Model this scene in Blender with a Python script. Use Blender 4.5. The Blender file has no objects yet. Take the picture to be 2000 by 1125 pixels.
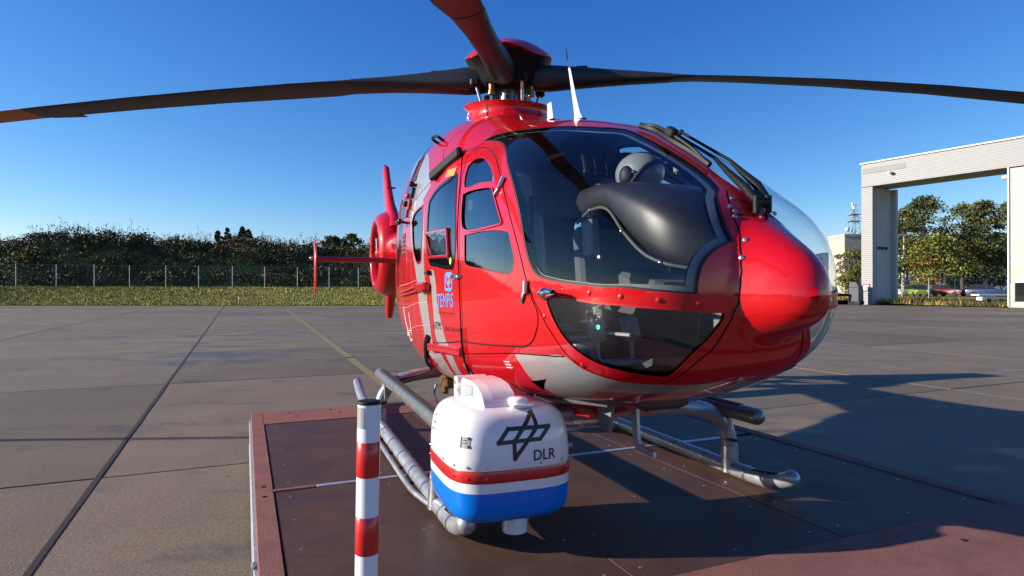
import bpy, bmesh, math, random
import numpy as np
from mathutils import Vector, Matrix, Euler
from mathutils.geometry import delaunay_2d_cdt
R = math.radians
random.seed(7); rng = np.random.default_rng(11)
scene = bpy.context.scene
col = scene.collection

# ------------------------------------------------------------------ camera, sky, sun, exposure
DECK = 0.42                      # top of the landing platform above the apron
CAM_Z = DECK + 1.24
cam_d = bpy.data.cameras.new('camera'); cam = bpy.data.objects.new('camera', cam_d); col.objects.link(cam)
cam_d.sensor_width = 36.0; cam_d.lens = 36.0 * 1210 / 2000
cam.location = (0, 0, CAM_Z); cam.rotation_euler = (R(90) + math.atan(3.5 / 1210), 0, 0)
cam_d.clip_start = 0.05; cam_d.clip_end = 3000
scene.camera = cam
SUN_EL, SUN_PHI = R(18.5), R(3.0)          # low morning sun from the left, a little behind the camera
to_sun = Vector((-math.cos(SUN_EL) * math.cos(SUN_PHI), -math.cos(SUN_EL) * math.sin(SUN_PHI), math.sin(SUN_EL)))
world = bpy.data.worlds.new('World'); scene.world = world; world.use_nodes = True
wn = world.node_tree; bg = wn.nodes['Background']
sky = wn.nodes.new('ShaderNodeTexSky'); sky.sky_type = 'NISHITA'; sky.sun_disc = False
sky.sun_elevation = SUN_EL; sky.sun_rotation = math.atan2(to_sun.x, to_sun.y)
sky.altitude = 0; sky.air_density = 1.0; sky.dust_density = 0.0; sky.ozone_density = 5.0
# deepen the clear autumn sky: power curve on the sky radiance, then a slight blue tint
def _vm(op, src, val):
    n = wn.nodes.new('ShaderNodeVectorMath'); n.operation = op; wn.links.new(src, n.inputs[0]); n.inputs[1].default_value = val; return n.outputs[0]
def _mt(op, a_, b_):
    n = wn.nodes.new('ShaderNodeMath'); n.operation = op
    for i_, k_ in enumerate((a_, b_)):
        if isinstance(k_, float): n.inputs[i_].default_value = k_
        else: wn.links.new(k_, n.inputs[i_])
    return n.outputs[0]
sx = wn.nodes.new('ShaderNodeSeparateXYZ'); wn.links.new(_vm('MULTIPLY', sky.outputs[0], (0.1, 0.1, 0.1)), sx.inputs[0])
cr_, cg_, cb_ = [_mt('MULTIPLY', _mt('POWER', sx.outputs[i], g), k * 10 / 1.68) for i, (g, k) in enumerate(((1.75, 4.1), (1.30, 2.0), (0.88, 1.58)))]
cr_ = _mt('MINIMUM', cr_, _mt('MULTIPLY', cb_, 0.88)); cg_ = _mt('MINIMUM', cg_, _mt('MULTIPLY', cb_, 0.96))
cx = wn.nodes.new('ShaderNodeCombineXYZ')
for i, c_ in enumerate((cr_, cg_, cb_)): wn.links.new(c_, cx.inputs[i])
wn.links.new(cx.outputs[0], bg.inputs[0]); bg.inputs[1].default_value = 0.10
sun_d = bpy.data.lights.new('sun', 'SUN'); sun_d.energy = 5.0; sun_d.angle = R(0.5); sun_d.color = (1.0, 0.90, 0.76)
sun = bpy.data.objects.new('sun', sun_d); col.objects.link(sun)
sun.rotation_euler = (-to_sun).to_track_quat('-Z', 'Y').to_euler()
scene.view_settings.view_transform = 'Standard'; scene.view_settings.look = 'None'
scene.view_settings.gamma = 1.0; scene.view_settings.exposure = 0.75
scene.render.engine = 'CYCLES'
scene.cycles.use_denoising = True
scene.cycles.max_bounces = 10; scene.cycles.transparent_max_bounces = 24; scene.cycles.caustics_reflective = False; scene.cycles.caustics_refractive = False
scene.cycles.sample_clamp_indirect = 6.0

# ------------------------------------------------------------------ materials
def _nodes(name):
    m = bpy.data.materials.new(name); m.use_nodes = True
    nt = m.node_tree; return m, nt, nt.nodes['Principled BSDF']
def pmat(name, c, rough=0.5, metal=0.0, coat=0.0, var=0.12, scale=6.0, bump=0.0, bscale=60.0, rvar=0.0, spec=0.5, objvar=0.0):
    m, nt, b = _nodes(name); L = nt.links
    tc = nt.nodes.new('ShaderNodeTexCoord')
    n1 = nt.nodes.new('ShaderNodeTexNoise'); n1.inputs['Scale'].default_value = scale; n1.inputs['Detail'].default_value = 6; n1.inputs['Roughness'].default_value = 0.65
    L.new(tc.outputs['Object'], n1.inputs['Vector'])
    mr = nt.nodes.new('ShaderNodeMapRange'); mr.inputs[1].default_value = 0.3; mr.inputs[2].default_value = 0.7; mr.inputs[3].default_value = 1 - var; mr.inputs[4].default_value = 1 + var
    L.new(n1.outputs[0], mr.inputs[0])
    fac = mr.outputs[0]
    if objvar:
        oi = nt.nodes.new('ShaderNodeObjectInfo'); m2 = nt.nodes.new('ShaderNodeMapRange'); m2.inputs[3].default_value = 1 - objvar; m2.inputs[4].default_value = 1 + objvar
        L.new(oi.outputs['Random'], m2.inputs[0]); mu = nt.nodes.new('ShaderNodeMath'); mu.operation = 'MULTIPLY'
        L.new(fac, mu.inputs[0]); L.new(m2.outputs[0], mu.inputs[1]); fac = mu.outputs[0]
    vm = nt.nodes.new('ShaderNodeVectorMath'); vm.operation = 'SCALE'; vm.inputs[0].default_value = c[:3]
    L.new(fac, vm.inputs['Scale']); L.new(vm.outputs[0], b.inputs['Base Color'])
    b.inputs['Roughness'].default_value = rough; b.inputs['Metallic'].default_value = metal
    b.inputs['Coat Weight'].default_value = coat; b.inputs['Coat Roughness'].default_value = 0.03
    b.inputs['Specular IOR Level'].default_value = spec
    if rvar:
        r2 = nt.nodes.new('ShaderNodeMapRange'); r2.inputs[1].default_value = 0.3; r2.inputs[2].default_value = 0.7; r2.inputs[3].default_value = max(0.02, rough - rvar); r2.inputs[4].default_value = rough + rvar
        L.new(n1.outputs[0], r2.inputs[0]); L.new(r2.outputs[0], b.inputs['Roughness'])
    if bump:
        n2 = nt.nodes.new('ShaderNodeTexNoise'); n2.inputs['Scale'].default_value = bscale; n2.inputs['Detail'].default_value = 4
        L.new(tc.outputs['Object'], n2.inputs['Vector'])
        bp = nt.nodes.new('ShaderNodeBump'); bp.inputs['Strength'].default_value = bump; bp.inputs['Distance'].default_value = 0.01
        L.new(n2.outputs[0], bp.inputs['Height']); L.new(bp.outputs[0], b.inputs['Normal'])
    return m
def glassmat(name, tint, ior=1.5, rough=0.0, haze=0.0, faces=2):
    m, nt, b = _nodes(name); L = nt.links; nt.nodes.remove(b)
    tr = nt.nodes.new('ShaderNodeBsdfTransparent'); tr.inputs[0].default_value = (*tint, 1)
    gl = nt.nodes.new('ShaderNodeBsdfGlossy'); gl.inputs['Roughness'].default_value = rough; gl.inputs[0].default_value = (1, 1, 1, 1)
    fr = nt.nodes.new('ShaderNodeFresnel'); gb = nt.nodes.new('ShaderNodeNewGeometry')
    io = nt.nodes.new('ShaderNodeMath'); io.operation = 'MULTIPLY_ADD'; io.inputs[1].default_value = 1 / ior - ior; io.inputs[2].default_value = ior   # a thin pane mirrors alike from both faces
    L.new(gb.outputs['Backfacing'], io.inputs[0]); L.new(io.outputs[0], fr.inputs[0])
    f1 = nt.nodes.new('ShaderNodeMath'); f1.operation = 'MULTIPLY_ADD'; f1.inputs[1].default_value = -1.0; f1.inputs[2].default_value = 2.0; L.new(fr.outputs[0], f1.inputs[0])
    f2 = nt.nodes.new('ShaderNodeMath'); f2.operation = 'MULTIPLY'; L.new(fr.outputs[0], f2.inputs[0]); L.new(f1.outputs[0], f2.inputs[1])      # two faces of the pane: 1-(1-F)^2
    mx = nt.nodes.new('ShaderNodeMixShader'); L.new((f2 if faces == 2 else fr).outputs[0], mx.inputs[0]); L.new(tr.outputs[0], mx.inputs[1]); L.new(gl.outputs[0], mx.inputs[2])
    last = mx.outputs[0]
    if haze:                                   # fine dust and scratches on the pane
        tc = nt.nodes.new('ShaderNodeTexCoord'); n = nt.nodes.new('ShaderNodeTexNoise'); n.inputs['Scale'].default_value = 9; n.inputs['Detail'].default_value = 8
        L.new(tc.outputs['Object'], n.inputs['Vector'])
        mr = nt.nodes.new('ShaderNodeMapRange'); mr.inputs[1].default_value = 0.4; mr.inputs[2].default_value = 0.75; mr.inputs[3].default_value = haze * 0.3; mr.inputs[4].default_value = haze
        L.new(n.outputs[0], mr.inputs[0])
        df = nt.nodes.new('ShaderNodeBsdfDiffuse'); df.inputs[0].default_value = (0.6, 0.6, 0.6, 1)
        m2 = nt.nodes.new('ShaderNodeMixShader'); L.new(mr.outputs[0], m2.inputs[0]); L.new(last, m2.inputs[1]); L.new(df.outputs[0], m2.inputs[2]); last = m2.outputs[0]
    L.new(last, nt.nodes['Material Output'].inputs[0])
    return m
def emit(name, c, s):
    m, nt, b = _nodes(name); b.inputs['Base Color'].default_value = (*c, 1); b.inputs['Emission Color'].default_value = (*c, 1); b.inputs['Emission Strength'].default_value = s
    return m
M = {}
M['red'] = pmat('red_gloss_paint', (0.50, 0.0035, 0.007), 0.35, coat=1.0, var=0.05, scale=3, bump=0.012, bscale=7, spec=0.12)
M['redmatt'] = pmat('red_satin_paint', (0.46, 0.005, 0.009), 0.4, coat=0.3, var=0.08)
M['silver'] = pmat('silver_grey_paint', (0.40, 0.39, 0.385), 0.35, metal=0.25, coat=0.8, var=0.05, scale=3)
M['seam'] = pmat('dark_sealant', (0.022, 0.008, 0.008), 0.6)
M['black'] = pmat('black_rubber', (0.008, 0.008, 0.009), 0.55, var=0.2, scale=20, spec=0.25)
M['blackgloss'] = pmat('black_gloss', (0.008, 0.008, 0.009), 0.12, coat=0.5)
M['lining'] = pmat('grey_cabin_lining', (0.17, 0.175, 0.185), 0.6, var=0.15, scale=9)
M['darklining'] = pmat('dark_cabin_trim', (0.055, 0.057, 0.062), 0.65, var=0.2, scale=9)
M['leather'] = pmat('black_grained_vinyl', (0.017, 0.017, 0.018), 0.42, var=0.15, scale=12, bump=0.08, bscale=300)
M['glass'] = glassmat('cabin_glass', (0.88, 0.91, 0.93), 1.45, 0.008, 0.004)
M['screen'] = glassmat('windscreen_glass', (0.93, 0.95, 0.96), 1.42, 0.02, 0.002, faces=1)
M['blade'] = pmat('rotor_blade_black', (0.022, 0.023, 0.025), 0.45, var=0.25, scale=4, bump=0.05, bscale=30)
M['bladeedge'] = pmat('rotor_erosion_strip', (0.045, 0.045, 0.047), 0.4, metal=0.3)
M['orange'] = pmat('orange_tip_paint', (0.42, 0.14, 0.03), 0.5)
M['steel'] = pmat('brushed_steel', (0.45, 0.45, 0.46), 0.3, metal=0.9, var=0.15, scale=18, rvar=0.08)
M['skid'] = pmat('skid_tube_grey', (0.36, 0.37, 0.39), 0.36, metal=0.45, var=0.2, scale=10, rvar=0.1)
M['steptube'] = pmat('step_tube_grey', (0.20, 0.205, 0.21), 0.35, metal=0.5, var=0.2, scale=8)
M['grit'] = pmat('anti_slip_tape', (0.028, 0.028, 0.03), 0.8, bump=0.5, bscale=400)
M['chrome'] = pmat('polished_chrome', (0.75, 0.75, 0.76), 0.1, metal=1.0, var=0.03)
M['white'] = pmat('white_gloss_paint', (0.80, 0.80, 0.80), 0.28, coat=0.7, var=0.03, scale=4)
M['podblue'] = pmat('pod_blue_paint', (0.0, 0.17, 0.66), 0.3, coat=0.5, var=0.03, spec=0.15)
M['podred'] = pmat('pod_red_paint', (0.52, 0.015, 0.015), 0.28, coat=0.6, var=0.04)
M['print'] = pmat('black_print', (0.012, 0.012, 0.012), 0.4, var=0.05)
M['printblue'] = pmat('blue_print', (0.07, 0.30, 0.85), 0.4, var=0.05)
M['printlight'] = pmat('pale_print', (0.75, 0.72, 0.72), 0.4, var=0.05)
M['printdark'] = pmat('maroon_print', (0.10, 0.006, 0.012), 0.4, var=0.05)
M['yellow'] = pmat('yellow_sticker', (0.75, 0.55, 0.04), 0.4)
M['orangest'] = pmat('orange_sticker', (0.75, 0.28, 0.03), 0.4)
M['brass'] = pmat('brass_fitting', (0.35, 0.20, 0.09), 0.35, metal=0.8)
M['helmet'] = pmat('helmet_grey', (0.20, 0.23, 0.25), 0.3, coat=0.3)
M['greyplastic'] = pmat('grey_plastic', (0.17, 0.175, 0.18), 0.45)
M['seat'] = pmat('seat_fabric_grey', (0.16, 0.17, 0.19), 0.85, bump=0.2, bscale=200)
M['led'] = emit('green_led', (0.05, 1.0, 0.25), 6)

# ------------------------------------------------------------------ mesh helpers
class MB:
    def __init__(s): s.v = []; s.f = []; s.m = []; s.k = set()
    def add(s, vs, fs, mi=0):
        o = len(s.v); s.v += [tuple(map(float, p)) for p in vs]; s.f += [tuple(i + o for i in f) for f in fs]; s.m += [mi] * len(fs); return s
    def loft(s, rings, closed=True, caps=(True, True), mi=0):
        n = len(rings[0]); vs = [p for r in rings for p in r]; fs = []
        for i in range(len(rings) - 1):
            for j in range(n if closed else n - 1):
                a = i * n + j; b = i * n + (j + 1) % n; fs.append((a, b, b + n, a + n))
        if closed and caps[0]: fs.append(tuple(range(n - 1, -1, -1)))
        if closed and caps[1]: fs.append(tuple((len(rings) - 1) * n + j for j in range(n)))
        return s.add(vs, fs, mi)
    def box(s, c, size, ch=0.0, rot=None, mi=0):
        s.k.add('box')
        hx, hy, hz = [k / 2 for k in size]
        def ring(z, i):
            x, y = hx - i, hy - i; k = min(ch if ch else 1e-4, x * .9, y * .9)
            return [(x, -y + k, z), (x, y - k, z), (x - k, y, z), (-x + k, y, z), (-x, y - k, z), (-x, -y + k, z), (-x + k, -y, z), (x - k, -y, z)]
        if ch: rs = [ring(-hz, ch), ring(-hz + ch, 0), ring(hz - ch, 0), ring(hz, ch)]
        else: rs = [[(hx, -hy, z), (hx, hy, z), (-hx, hy, z), (-hx, -hy, z)] for z in (-hz, hz)]
        m = rot.to_matrix() if isinstance(rot, Euler) else (rot if rot is not None else Matrix.Identity(3))
        c = Vector(c); rs = [[tuple(m @ Vector(p) + c) for p in r] for r in rs]
        return s.loft(rs, mi=mi)
    def tube(s, path, r, n=10, mi=0, caps=True, flat=1.0):
        s.k.add('round')
        P = [Vector(p) for p in path]; k = len(P)
        rr = [float(r)] * k if isinstance(r, (int, float)) else [float(q) for q in r]
        T = [((P[min(i + 1, k - 1)] - P[max(i - 1, 0)]).normalized()) for i in range(k)]
        a = Vector((0, 0, 1)) if abs(T[0].z) < .9 else Vector((1, 0, 0))
        u = (a - T[0] * a.dot(T[0])).normalized(); rings = []
        for i in range(k):
            u = (u - T[i] * u.dot(T[i])).normalized(); w = T[i].cross(u)
            rings.append([P[i] + rr[i] * (math.cos(2 * math.pi * j / n) * u * flat + math.sin(2 * math.pi * j / n) * w) for j in range(n)])
        return s.loft(rings, caps=(caps, caps), mi=mi)
    def lathe(s, prof, c=(0, 0, 0), axis='Z', n=24, mi=0, caps=(True, True), sx=1.0, sy=1.0):
        s.k.add('round')
        c = Vector(c); rings = []
        for r, z in prof:
            ring = []
            for j in range(n):
                t = 2 * math.pi * j / n; a, b = r * math.cos(t) * sx, r * math.sin(t) * sy
                p = {'Z': (a, b, z), 'X': (z, a, b), 'Y': (b, z, a)}[axis]; ring.append(c + Vector(p))
            rings.append(ring)
        return s.loft(rings, caps=caps, mi=mi)
    def ball(s, c, r, n=16, k=10, mi=0):
        r = (r, r, r) if isinstance(r, (int, float)) else r; rings = []
        for i in range(k + 1):
            t = math.pi * i / k; t = min(max(t, .02), math.pi - .02)
            rings.append([(c[0] + r[0] * math.sin(t) * math.cos(2 * math.pi * j / n), c[1] + r[1] * math.sin(t) * math.sin(2 * math.pi * j / n), c[2] - r[2] * math.cos(t)) for j in range(n)])
        return s.loft(rings, mi=mi)
    def prism(s, poly, org, U, V, W, mi=0):
        org, U, V, W = map(Vector, (org, U, V, W))
        a = [org + U * p[0] + V * p[1] for p in poly]; b = [p + W for p in a]
        return s.loft([a, b], mi=mi)
    def build(s, name, mats, parent=None, angle=None, smooth=True):
        if angle is None: angle = 25 if s.k == {'box'} else (52 if 'round' in s.k else 38)
        me = bpy.data.meshes.new(name); me.from_pydata(s.v, [], s.f); me.validate()
        bm = bmesh.new(); bm.from_mesh(me); bmesh.ops.recalc_face_normals(bm, faces=bm.faces[:])
        for e in bm.edges: e.smooth = not (len(e.link_faces) == 2 and e.calc_face_angle(0.0) > R(angle))
        for f_ in bm.faces: f_.smooth = smooth
        bm.to_mesh(me); bm.free()
        mats = mats if isinstance(mats, (list, tuple)) else [mats]
        for m in mats: me.materials.append(M[m] if isinstance(m, str) else m)
        if len(me.polygons) == len(s.m): me.polygons.foreach_set('material_index', s.m)
        o = bpy.data.objects.new(name, me); col.objects.link(o)
        if parent is not None: o.parent = parent
        return o
def empty(name, loc=(0, 0, 0), rz=0.0):
    o = bpy.data.objects.new(name, None); col.objects.link(o); o.location = loc; o.rotation_euler = (0, 0, rz); o.empty_display_size = .3; return o
def tag(o, label=None, cat=None, group=None, kind=None):
    if label: o['label'] = label
    if cat: o['category'] = cat
    if group: o['group'] = group
    if kind: o['kind'] = kind
    return o
def copy_tree(o, parent=None):
    c = o.copy(); col.objects.link(c); c.parent = parent
    for ch in o.children: copy_tree(ch, c)
    return c
def arrays(name, verts, faces, mats, mi=None, parent=None, smooth=False):
    """verts (n,3), faces (m,k) numpy"""
    me = bpy.data.meshes.new(name); k = faces.shape[1]
    me.vertices.add(len(verts)); me.vertices.foreach_set('co', np.asarray(verts, np.float32).ravel())
    me.loops.add(faces.size); me.loops.foreach_set('vertex_index', faces.astype(np.int32).ravel())
    me.polygons.add(len(faces)); me.polygons.foreach_set('loop_start', np.arange(0, faces.size, k, dtype=np.int32))
    for m in mats: me.materials.append(M[m] if isinstance(m, str) else m)
    if mi is not None: me.polygons.foreach_set('material_index', np.asarray(mi, np.int32))
    if smooth: me.polygons.foreach_set('use_smooth', np.ones(len(faces), bool))
    me.update(calc_edges=True); me.validate()
    o = bpy.data.objects.new(name, me); col.objects.link(o)
    if parent is not None: o.parent = parent
    return o
def smooth_path(P, k=8, closed=False):
    P = [Vector(p) for p in P]; n = len(P); out = []
    for i in range(n if closed else n - 1):
        p0, p1, p2, p3 = (P[(i + d) % n] if closed else P[min(max(i + d, 0), n - 1)] for d in (-1, 0, 1, 2))
        for j in range(k):
            t = j / k; out.append(.5 * ((2 * p1) + (p2 - p0) * t + (2 * p0 - 5 * p1 + 4 * p2 - p3) * t * t + (3 * p1 - p0 - 3 * p2 + p3) * t ** 3))
    if not closed: out.append(P[-1])
    return out
def text_mesh(txt, bold=False):
    """outline of a word as triangles, scaled to the unit box"""
    cu = bpy.data.curves.new('word', 'FONT'); cu.body = txt; cu.resolution_u = 3
    if bold: cu.offset = 0.012
    o = bpy.data.objects.new('word', cu); col.objects.link(o)
    dg = bpy.context.evaluated_depsgraph_get(); me = bpy.data.meshes.new_from_object(o.evaluated_get(dg))
    v = np.array([p.co[:2] for p in me.vertices]); f = [tuple(p.vertices) for p in me.polygons]
    bpy.data.objects.remove(o); bpy.data.curves.remove(cu); bpy.data.meshes.remove(me)
    mn, mx = v.min(0), v.max(0)
    return (v - mn) / (mx - mn), f

# ================================================================== SETTING
def world_mat(name, build):
    m, nt, b = _nodes(name); g = nt.nodes.new('ShaderNodeNewGeometry'); build(nt, b, g.outputs['Position']); return m
def noise(nt, vec, scale, detail=6, rough=0.6, stretch=None):
    n = nt.nodes.new('ShaderNodeTexNoise'); n.inputs['Scale'].default_value = scale; n.inputs['Detail'].default_value = detail; n.inputs['Roughness'].default_value = rough
    if stretch:
        mp = nt.nodes.new('ShaderNodeMapping'); mp.inputs['Scale'].default_value = stretch[:3]
        if len(stretch) > 3: mp.inputs['Rotation'].default_value = (0, 0, stretch[3])
        nt.links.new(vec, mp.inputs[0]); vec = mp.outputs[0]
    nt.links.new(vec, n.inputs['Vector']); return n.outputs[0]
def mrange(nt, x, a, b, c, d):
    n = nt.nodes.new('ShaderNodeMapRange'); n.inputs[1].default_value = a; n.inputs[2].default_value = b; n.inputs[3].default_value = c; n.inputs[4].default_value = d; nt.links.new(x, n.inputs[0]); return n.outputs[0]
def mul(nt, a, b, op='MULTIPLY'):
    n = nt.nodes.new('ShaderNodeMath'); n.operation = op
    for i, k in enumerate((a, b)):
        if isinstance(k, (int, float)): n.inputs[i].default_value = k
        else: nt.links.new(k, n.inputs[i])
    return n.outputs[0]
def mixc(nt, f, a, b):
    n = nt.nodes.new('ShaderNodeMix'); n.data_type = 'RGBA'
    if isinstance(f, (int, float)): n.inputs[0].default_value = f
    else: nt.links.new(f, n.inputs[0])
    for i, k in ((6, a), (7, b)):
        if isinstance(k, tuple): n.inputs[i].default_value = (*k, 1)
        else: nt.links.new(k, n.inputs[i])
    return n.outputs[2]
def bumpn(nt, b, h, s, dist=0.01):
    n = nt.nodes.new('ShaderNodeBump'); n.inputs['Strength'].default_value = s; n.inputs['Distance'].default_value = dist
    nt.links.new(h, n.inputs['Height']); nt.links.new(n.outputs[0], b.inputs['Normal'])
TH = R(24)
def concrete(nt, b, P):
    big = noise(nt, P, 0.16, 5, 0.6); mid = noise(nt, P, 0.9, 6, 0.65); fine = noise(nt, P, 38, 3, 0.7); agg = noise(nt, P, 120, 2, 0.6)
    streak = noise(nt, P, 0.5, 5, 0.6, (0.35, 3.0, 1, -TH))
    c = mixc(nt, mrange(nt, big, .35, .65, 0, 1), (0.146, 0.110, 0.069), (0.212, 0.163, 0.106))
    c = mixc(nt, mul(nt, mrange(nt, mid, .35, .7, 0, 1), .5), c, (0.105, 0.078, 0.051))
    oi = nt.nodes.new('ShaderNodeObjectInfo')
    k = mul(nt, mul(nt, mrange(nt, fine, .3, .7, .72, 1.28), mrange(nt, agg, .3, .7, .7, 1.3)), mrange(nt, oi.outputs['Random'], 0, 1, .80, 1.18))
    wetn = mul(nt, mul(nt, streak, big, 'ADD'), mid, 'ADD')
    spot = mrange(nt, noise(nt, P, 2.6, 3, .5), .70, .76, 1, .55); k = mul(nt, k, spot)          # oil drips
    wet = mrange(nt, wetn, 1.57, 1.80, 0, 1)
    k = mul(nt, k, mrange(nt, wet, 0, 1, 1, .62))
    vm = nt.nodes.new('ShaderNodeVectorMath'); vm.operation = 'SCALE'; nt.links.new(c, vm.inputs[0]); nt.links.new(k, vm.inputs['Scale'])
    nt.links.new(vm.outputs[0], b.inputs['Base Color'])
    nt.links.new(mrange(nt, wet, 0, 1, .8, .28), b.inputs['Roughness'])
    h = mul(nt, mul(nt, fine, .6), mul(nt, agg, .5), 'ADD')
    n = nt.nodes.new('ShaderNodeBump'); n.inputs['Distance'].default_value = 0.012
    nt.links.new(mrange(nt, wet, 0, 1, .55, .12), n.inputs['Strength']); nt.links.new(h, n.inputs['Height']); nt.links.new(n.outputs[0], b.inputs['Normal'])
M['concrete'] = world_mat('apron_concrete', concrete)
def grassm(nt, b, P):
    a = noise(nt, P, 0.35, 6, .7); f = noise(nt, P, 3.2, 5, .7)
    c = mixc(nt, mrange(nt, a, .35, .65, 0, 1), (0.17, 0.17, 0.028), (0.25, 0.19, 0.042)); c = mixc(nt, mul(nt, mrange(nt, f, .4, .7, 0, 1), .6), c, (0.11, 0.12, 0.02))
    nt.links.new(c, b.inputs['Base Color']); b.inputs['Roughness'].default_value = .95; bumpn(nt, b, f, .8, .15)
M['grass'] = world_mat('rough_grass', grassm)
def earth(nt, b, P):
    f = noise(nt, P, .8, 6, .7); nt.links.new(mixc(nt, f, (0.016, 0.016, 0.008), (0.045, 0.042, 0.02)), b.inputs['Base Color']); b.inputs['Roughness'].default_value = 1
M['earth'] = world_mat('dark_undergrowth', earth)
def paint(nt, b, P):
    f = noise(nt, P, 6, 8, .75); nt.links.new(mixc(nt, mrange(nt, f, .35, .62, 0, 1), (0.17, 0.135, 0.085), (0.30, 0.23, 0.055)), b.inputs['Base Color']); b.inputs['Roughness'].default_value = .7
M['yellowline'] = world_mat('worn_yellow_marking', paint)
M['bitumen'] = pmat('bitumen_joint', (0.008, 0.0075, 0.007), .9, var=.3, scale=5)

def sheet(name, poly, z, mat, parent=None):
    b = MB(); b.add([(x, y, z) for x, y in poly], [tuple(range(len(poly)))]); return b.build(name, mat, parent, smooth=False)
tag(sheet('ground', [(-1500, -900), (1500, -900), (1500, 2200), (-1500, 2200)], -0.25, 'grass'), kind='structure')
apron = tag(sheet('apron', [(-160, -90), (110, -90), (110, 0), (48.4, 54.8), (39.5, 68.8), (36, 70.5), (-160, 66)], -0.02, 'concrete'), kind='structure')
ct, st = math.cos(TH), math.sin(TH)
def nd(n, d): return (n * ct - d * st, n * st + d * ct)
slab_me = None; GN, GD = 0.035, 0.024
for i in range(-14, 14):
    for j in range(-4, 14):
        n0, d0 = -1.11 + 6 * i, 0.47 + 6 * j
        cx, cy = nd(n0 + 3, d0 + 3)
        cs = [nd(n0 + a, d0 + b_) for a in (0, 6) for b_ in (0, 6)]
        if max(c[1] for c in cs) < -3 or min(c[1] for c in cs) > 65: continue
        if all(abs(c[0]) > 0.9 * max(c[1], 0) + 9 for c in cs): continue
        if any((c[0] - 48.4) * (-.843) + (c[1] - 54.8) * (-.537) < -1.0 and c[0] > 30 for c in cs): continue
        if slab_me is None:
            s_ = MB().box((0, 0, -0.1), (6 - GN, 6 - GD, 0.2), ch=0.006).build('slab', 'concrete', apron); slab_me = s_.data
        else:
            s_ = bpy.data.objects.new('slab', slab_me); col.objects.link(s_); s_.parent = apron
        s_.location = (cx, cy, random.uniform(-.002, .002)); s_.rotation_euler = (0, 0, TH)
for i in (-1, 0, 1):                        # bitumen in the long joints
    b = MB(); n0 = -1.11 + 6 * i
    pts = [nd(n0 - GN / 2 - .002 + random.uniform(-.008, .004), d) for d in np.arange(-6, 82, .6)] , [nd(n0 + GN / 2 + .002 + random.uniform(-.004, .008), d) for d in np.arange(-6, 82, .6)]
    k = len(pts[0]); b.add([(x, y, .005) for x, y in pts[0] + pts[1]], [(q, q + 1, k + q + 1, k + q) for q in range(k - 1)]); b.build('joint_filler', 'bitumen', apron, smooth=False)
def stripe(a, b_, w, name):
    a, b_ = Vector(a), Vector(b_); t = (b_ - a).normalized(); n = Vector((-t.y, t.x)) * w / 2
    k = max(2, int((b_ - a).length / .8)); vs = []; fs = []
    for q in range(k + 1):
        p = a.lerp(b_, q / k)
        for s in (1, -1):
            e = p + n * s * random.uniform(.9, 1.05); vs.append((e.x, e.y, .0065))
        if q: fs.append((2 * q - 2, 2 * q, 2 * q + 1, 2 * q - 1))
    return MB().add(vs, fs).build(name, 'yellowline', apron, smooth=False)
stripe((-1.2, 8.3), (-18.9, 52.0), .19, 'yellow_marking')
stripe((-5.05, 14.75), (-2.9, 15.6), .15, 'yellow_marking')

# ---- grass bank and berm
def sstep(t): t = np.clip(t, 0, 1); return t * t * (3 - 2 * t)
def fence_y(X): return 70 + (np.asarray(X) + 56) * (12 / 36)
def terrain(X, Y):
    X = np.asarray(X, float); Y = np.asarray(Y, float); fy = np.clip(fence_y(X), 68, 82)
    left = sstep((20 - X) / 18)
    bank = 1.85 * sstep((Y - 65) / np.maximum(fy - 65, 1)) * left
    h = np.where(X < -60, 6.3 - np.clip(-60 - X, 0, 40) * .22, np.where(X < -28, 6.3 - (X + 60) * .032, 5.25)); h = h + .34 * np.sin(X * .31) + .24 * np.sin(X * .83 + 1) + .15 * np.sin(X * 1.7)
    berm = h * sstep((Y - fy - 1.0) / 12.0) * (1 - .75 * sstep((Y - fy - 16) / 14)) * sstep((22 - X) / 14)
    right = .75 * sstep((X - 30) / 8) * sstep((Y - 62) / 16)
    return bank + berm + right + .05
def tgrid(name, x0, x1, y0, y1, nx, ny, mat, ymin=None):
    xs, ys = np.linspace(x0, x1, nx), np.linspace(0, 1, ny)
    X, T = np.meshgrid(xs, ys, indexing='ij'); Y0 = np.full_like(X, y0) if ymin is None else ymin(X); Y = Y0 + (y1 - Y0) * T
    V = np.stack([X, Y, terrain(X, Y)], -1).reshape(-1, 3); I = np.arange(nx * ny).reshape(nx, ny)
    F = np.stack([I[:-1, :-1], I[1:, :-1], I[1:, 1:], I[:-1, 1:]], -1).reshape(-1, 4)
    return arrays(name, V, F, [mat], smooth=True)
tag(tgrid('grass_bank', -150, 30, 65, 150, 160, 90, 'grass'), kind='structure')
def portal_edge(X): return np.where(X < 39.5, 70.5, 68.8 - (X - 39.5) * 1.57)
tag(tgrid('grass_verge', 30, 120, 65, 190, 60, 60, 'grass', ymin=lambda X: np.maximum(portal_edge(X) + .3, 20)), kind='structure')

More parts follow.
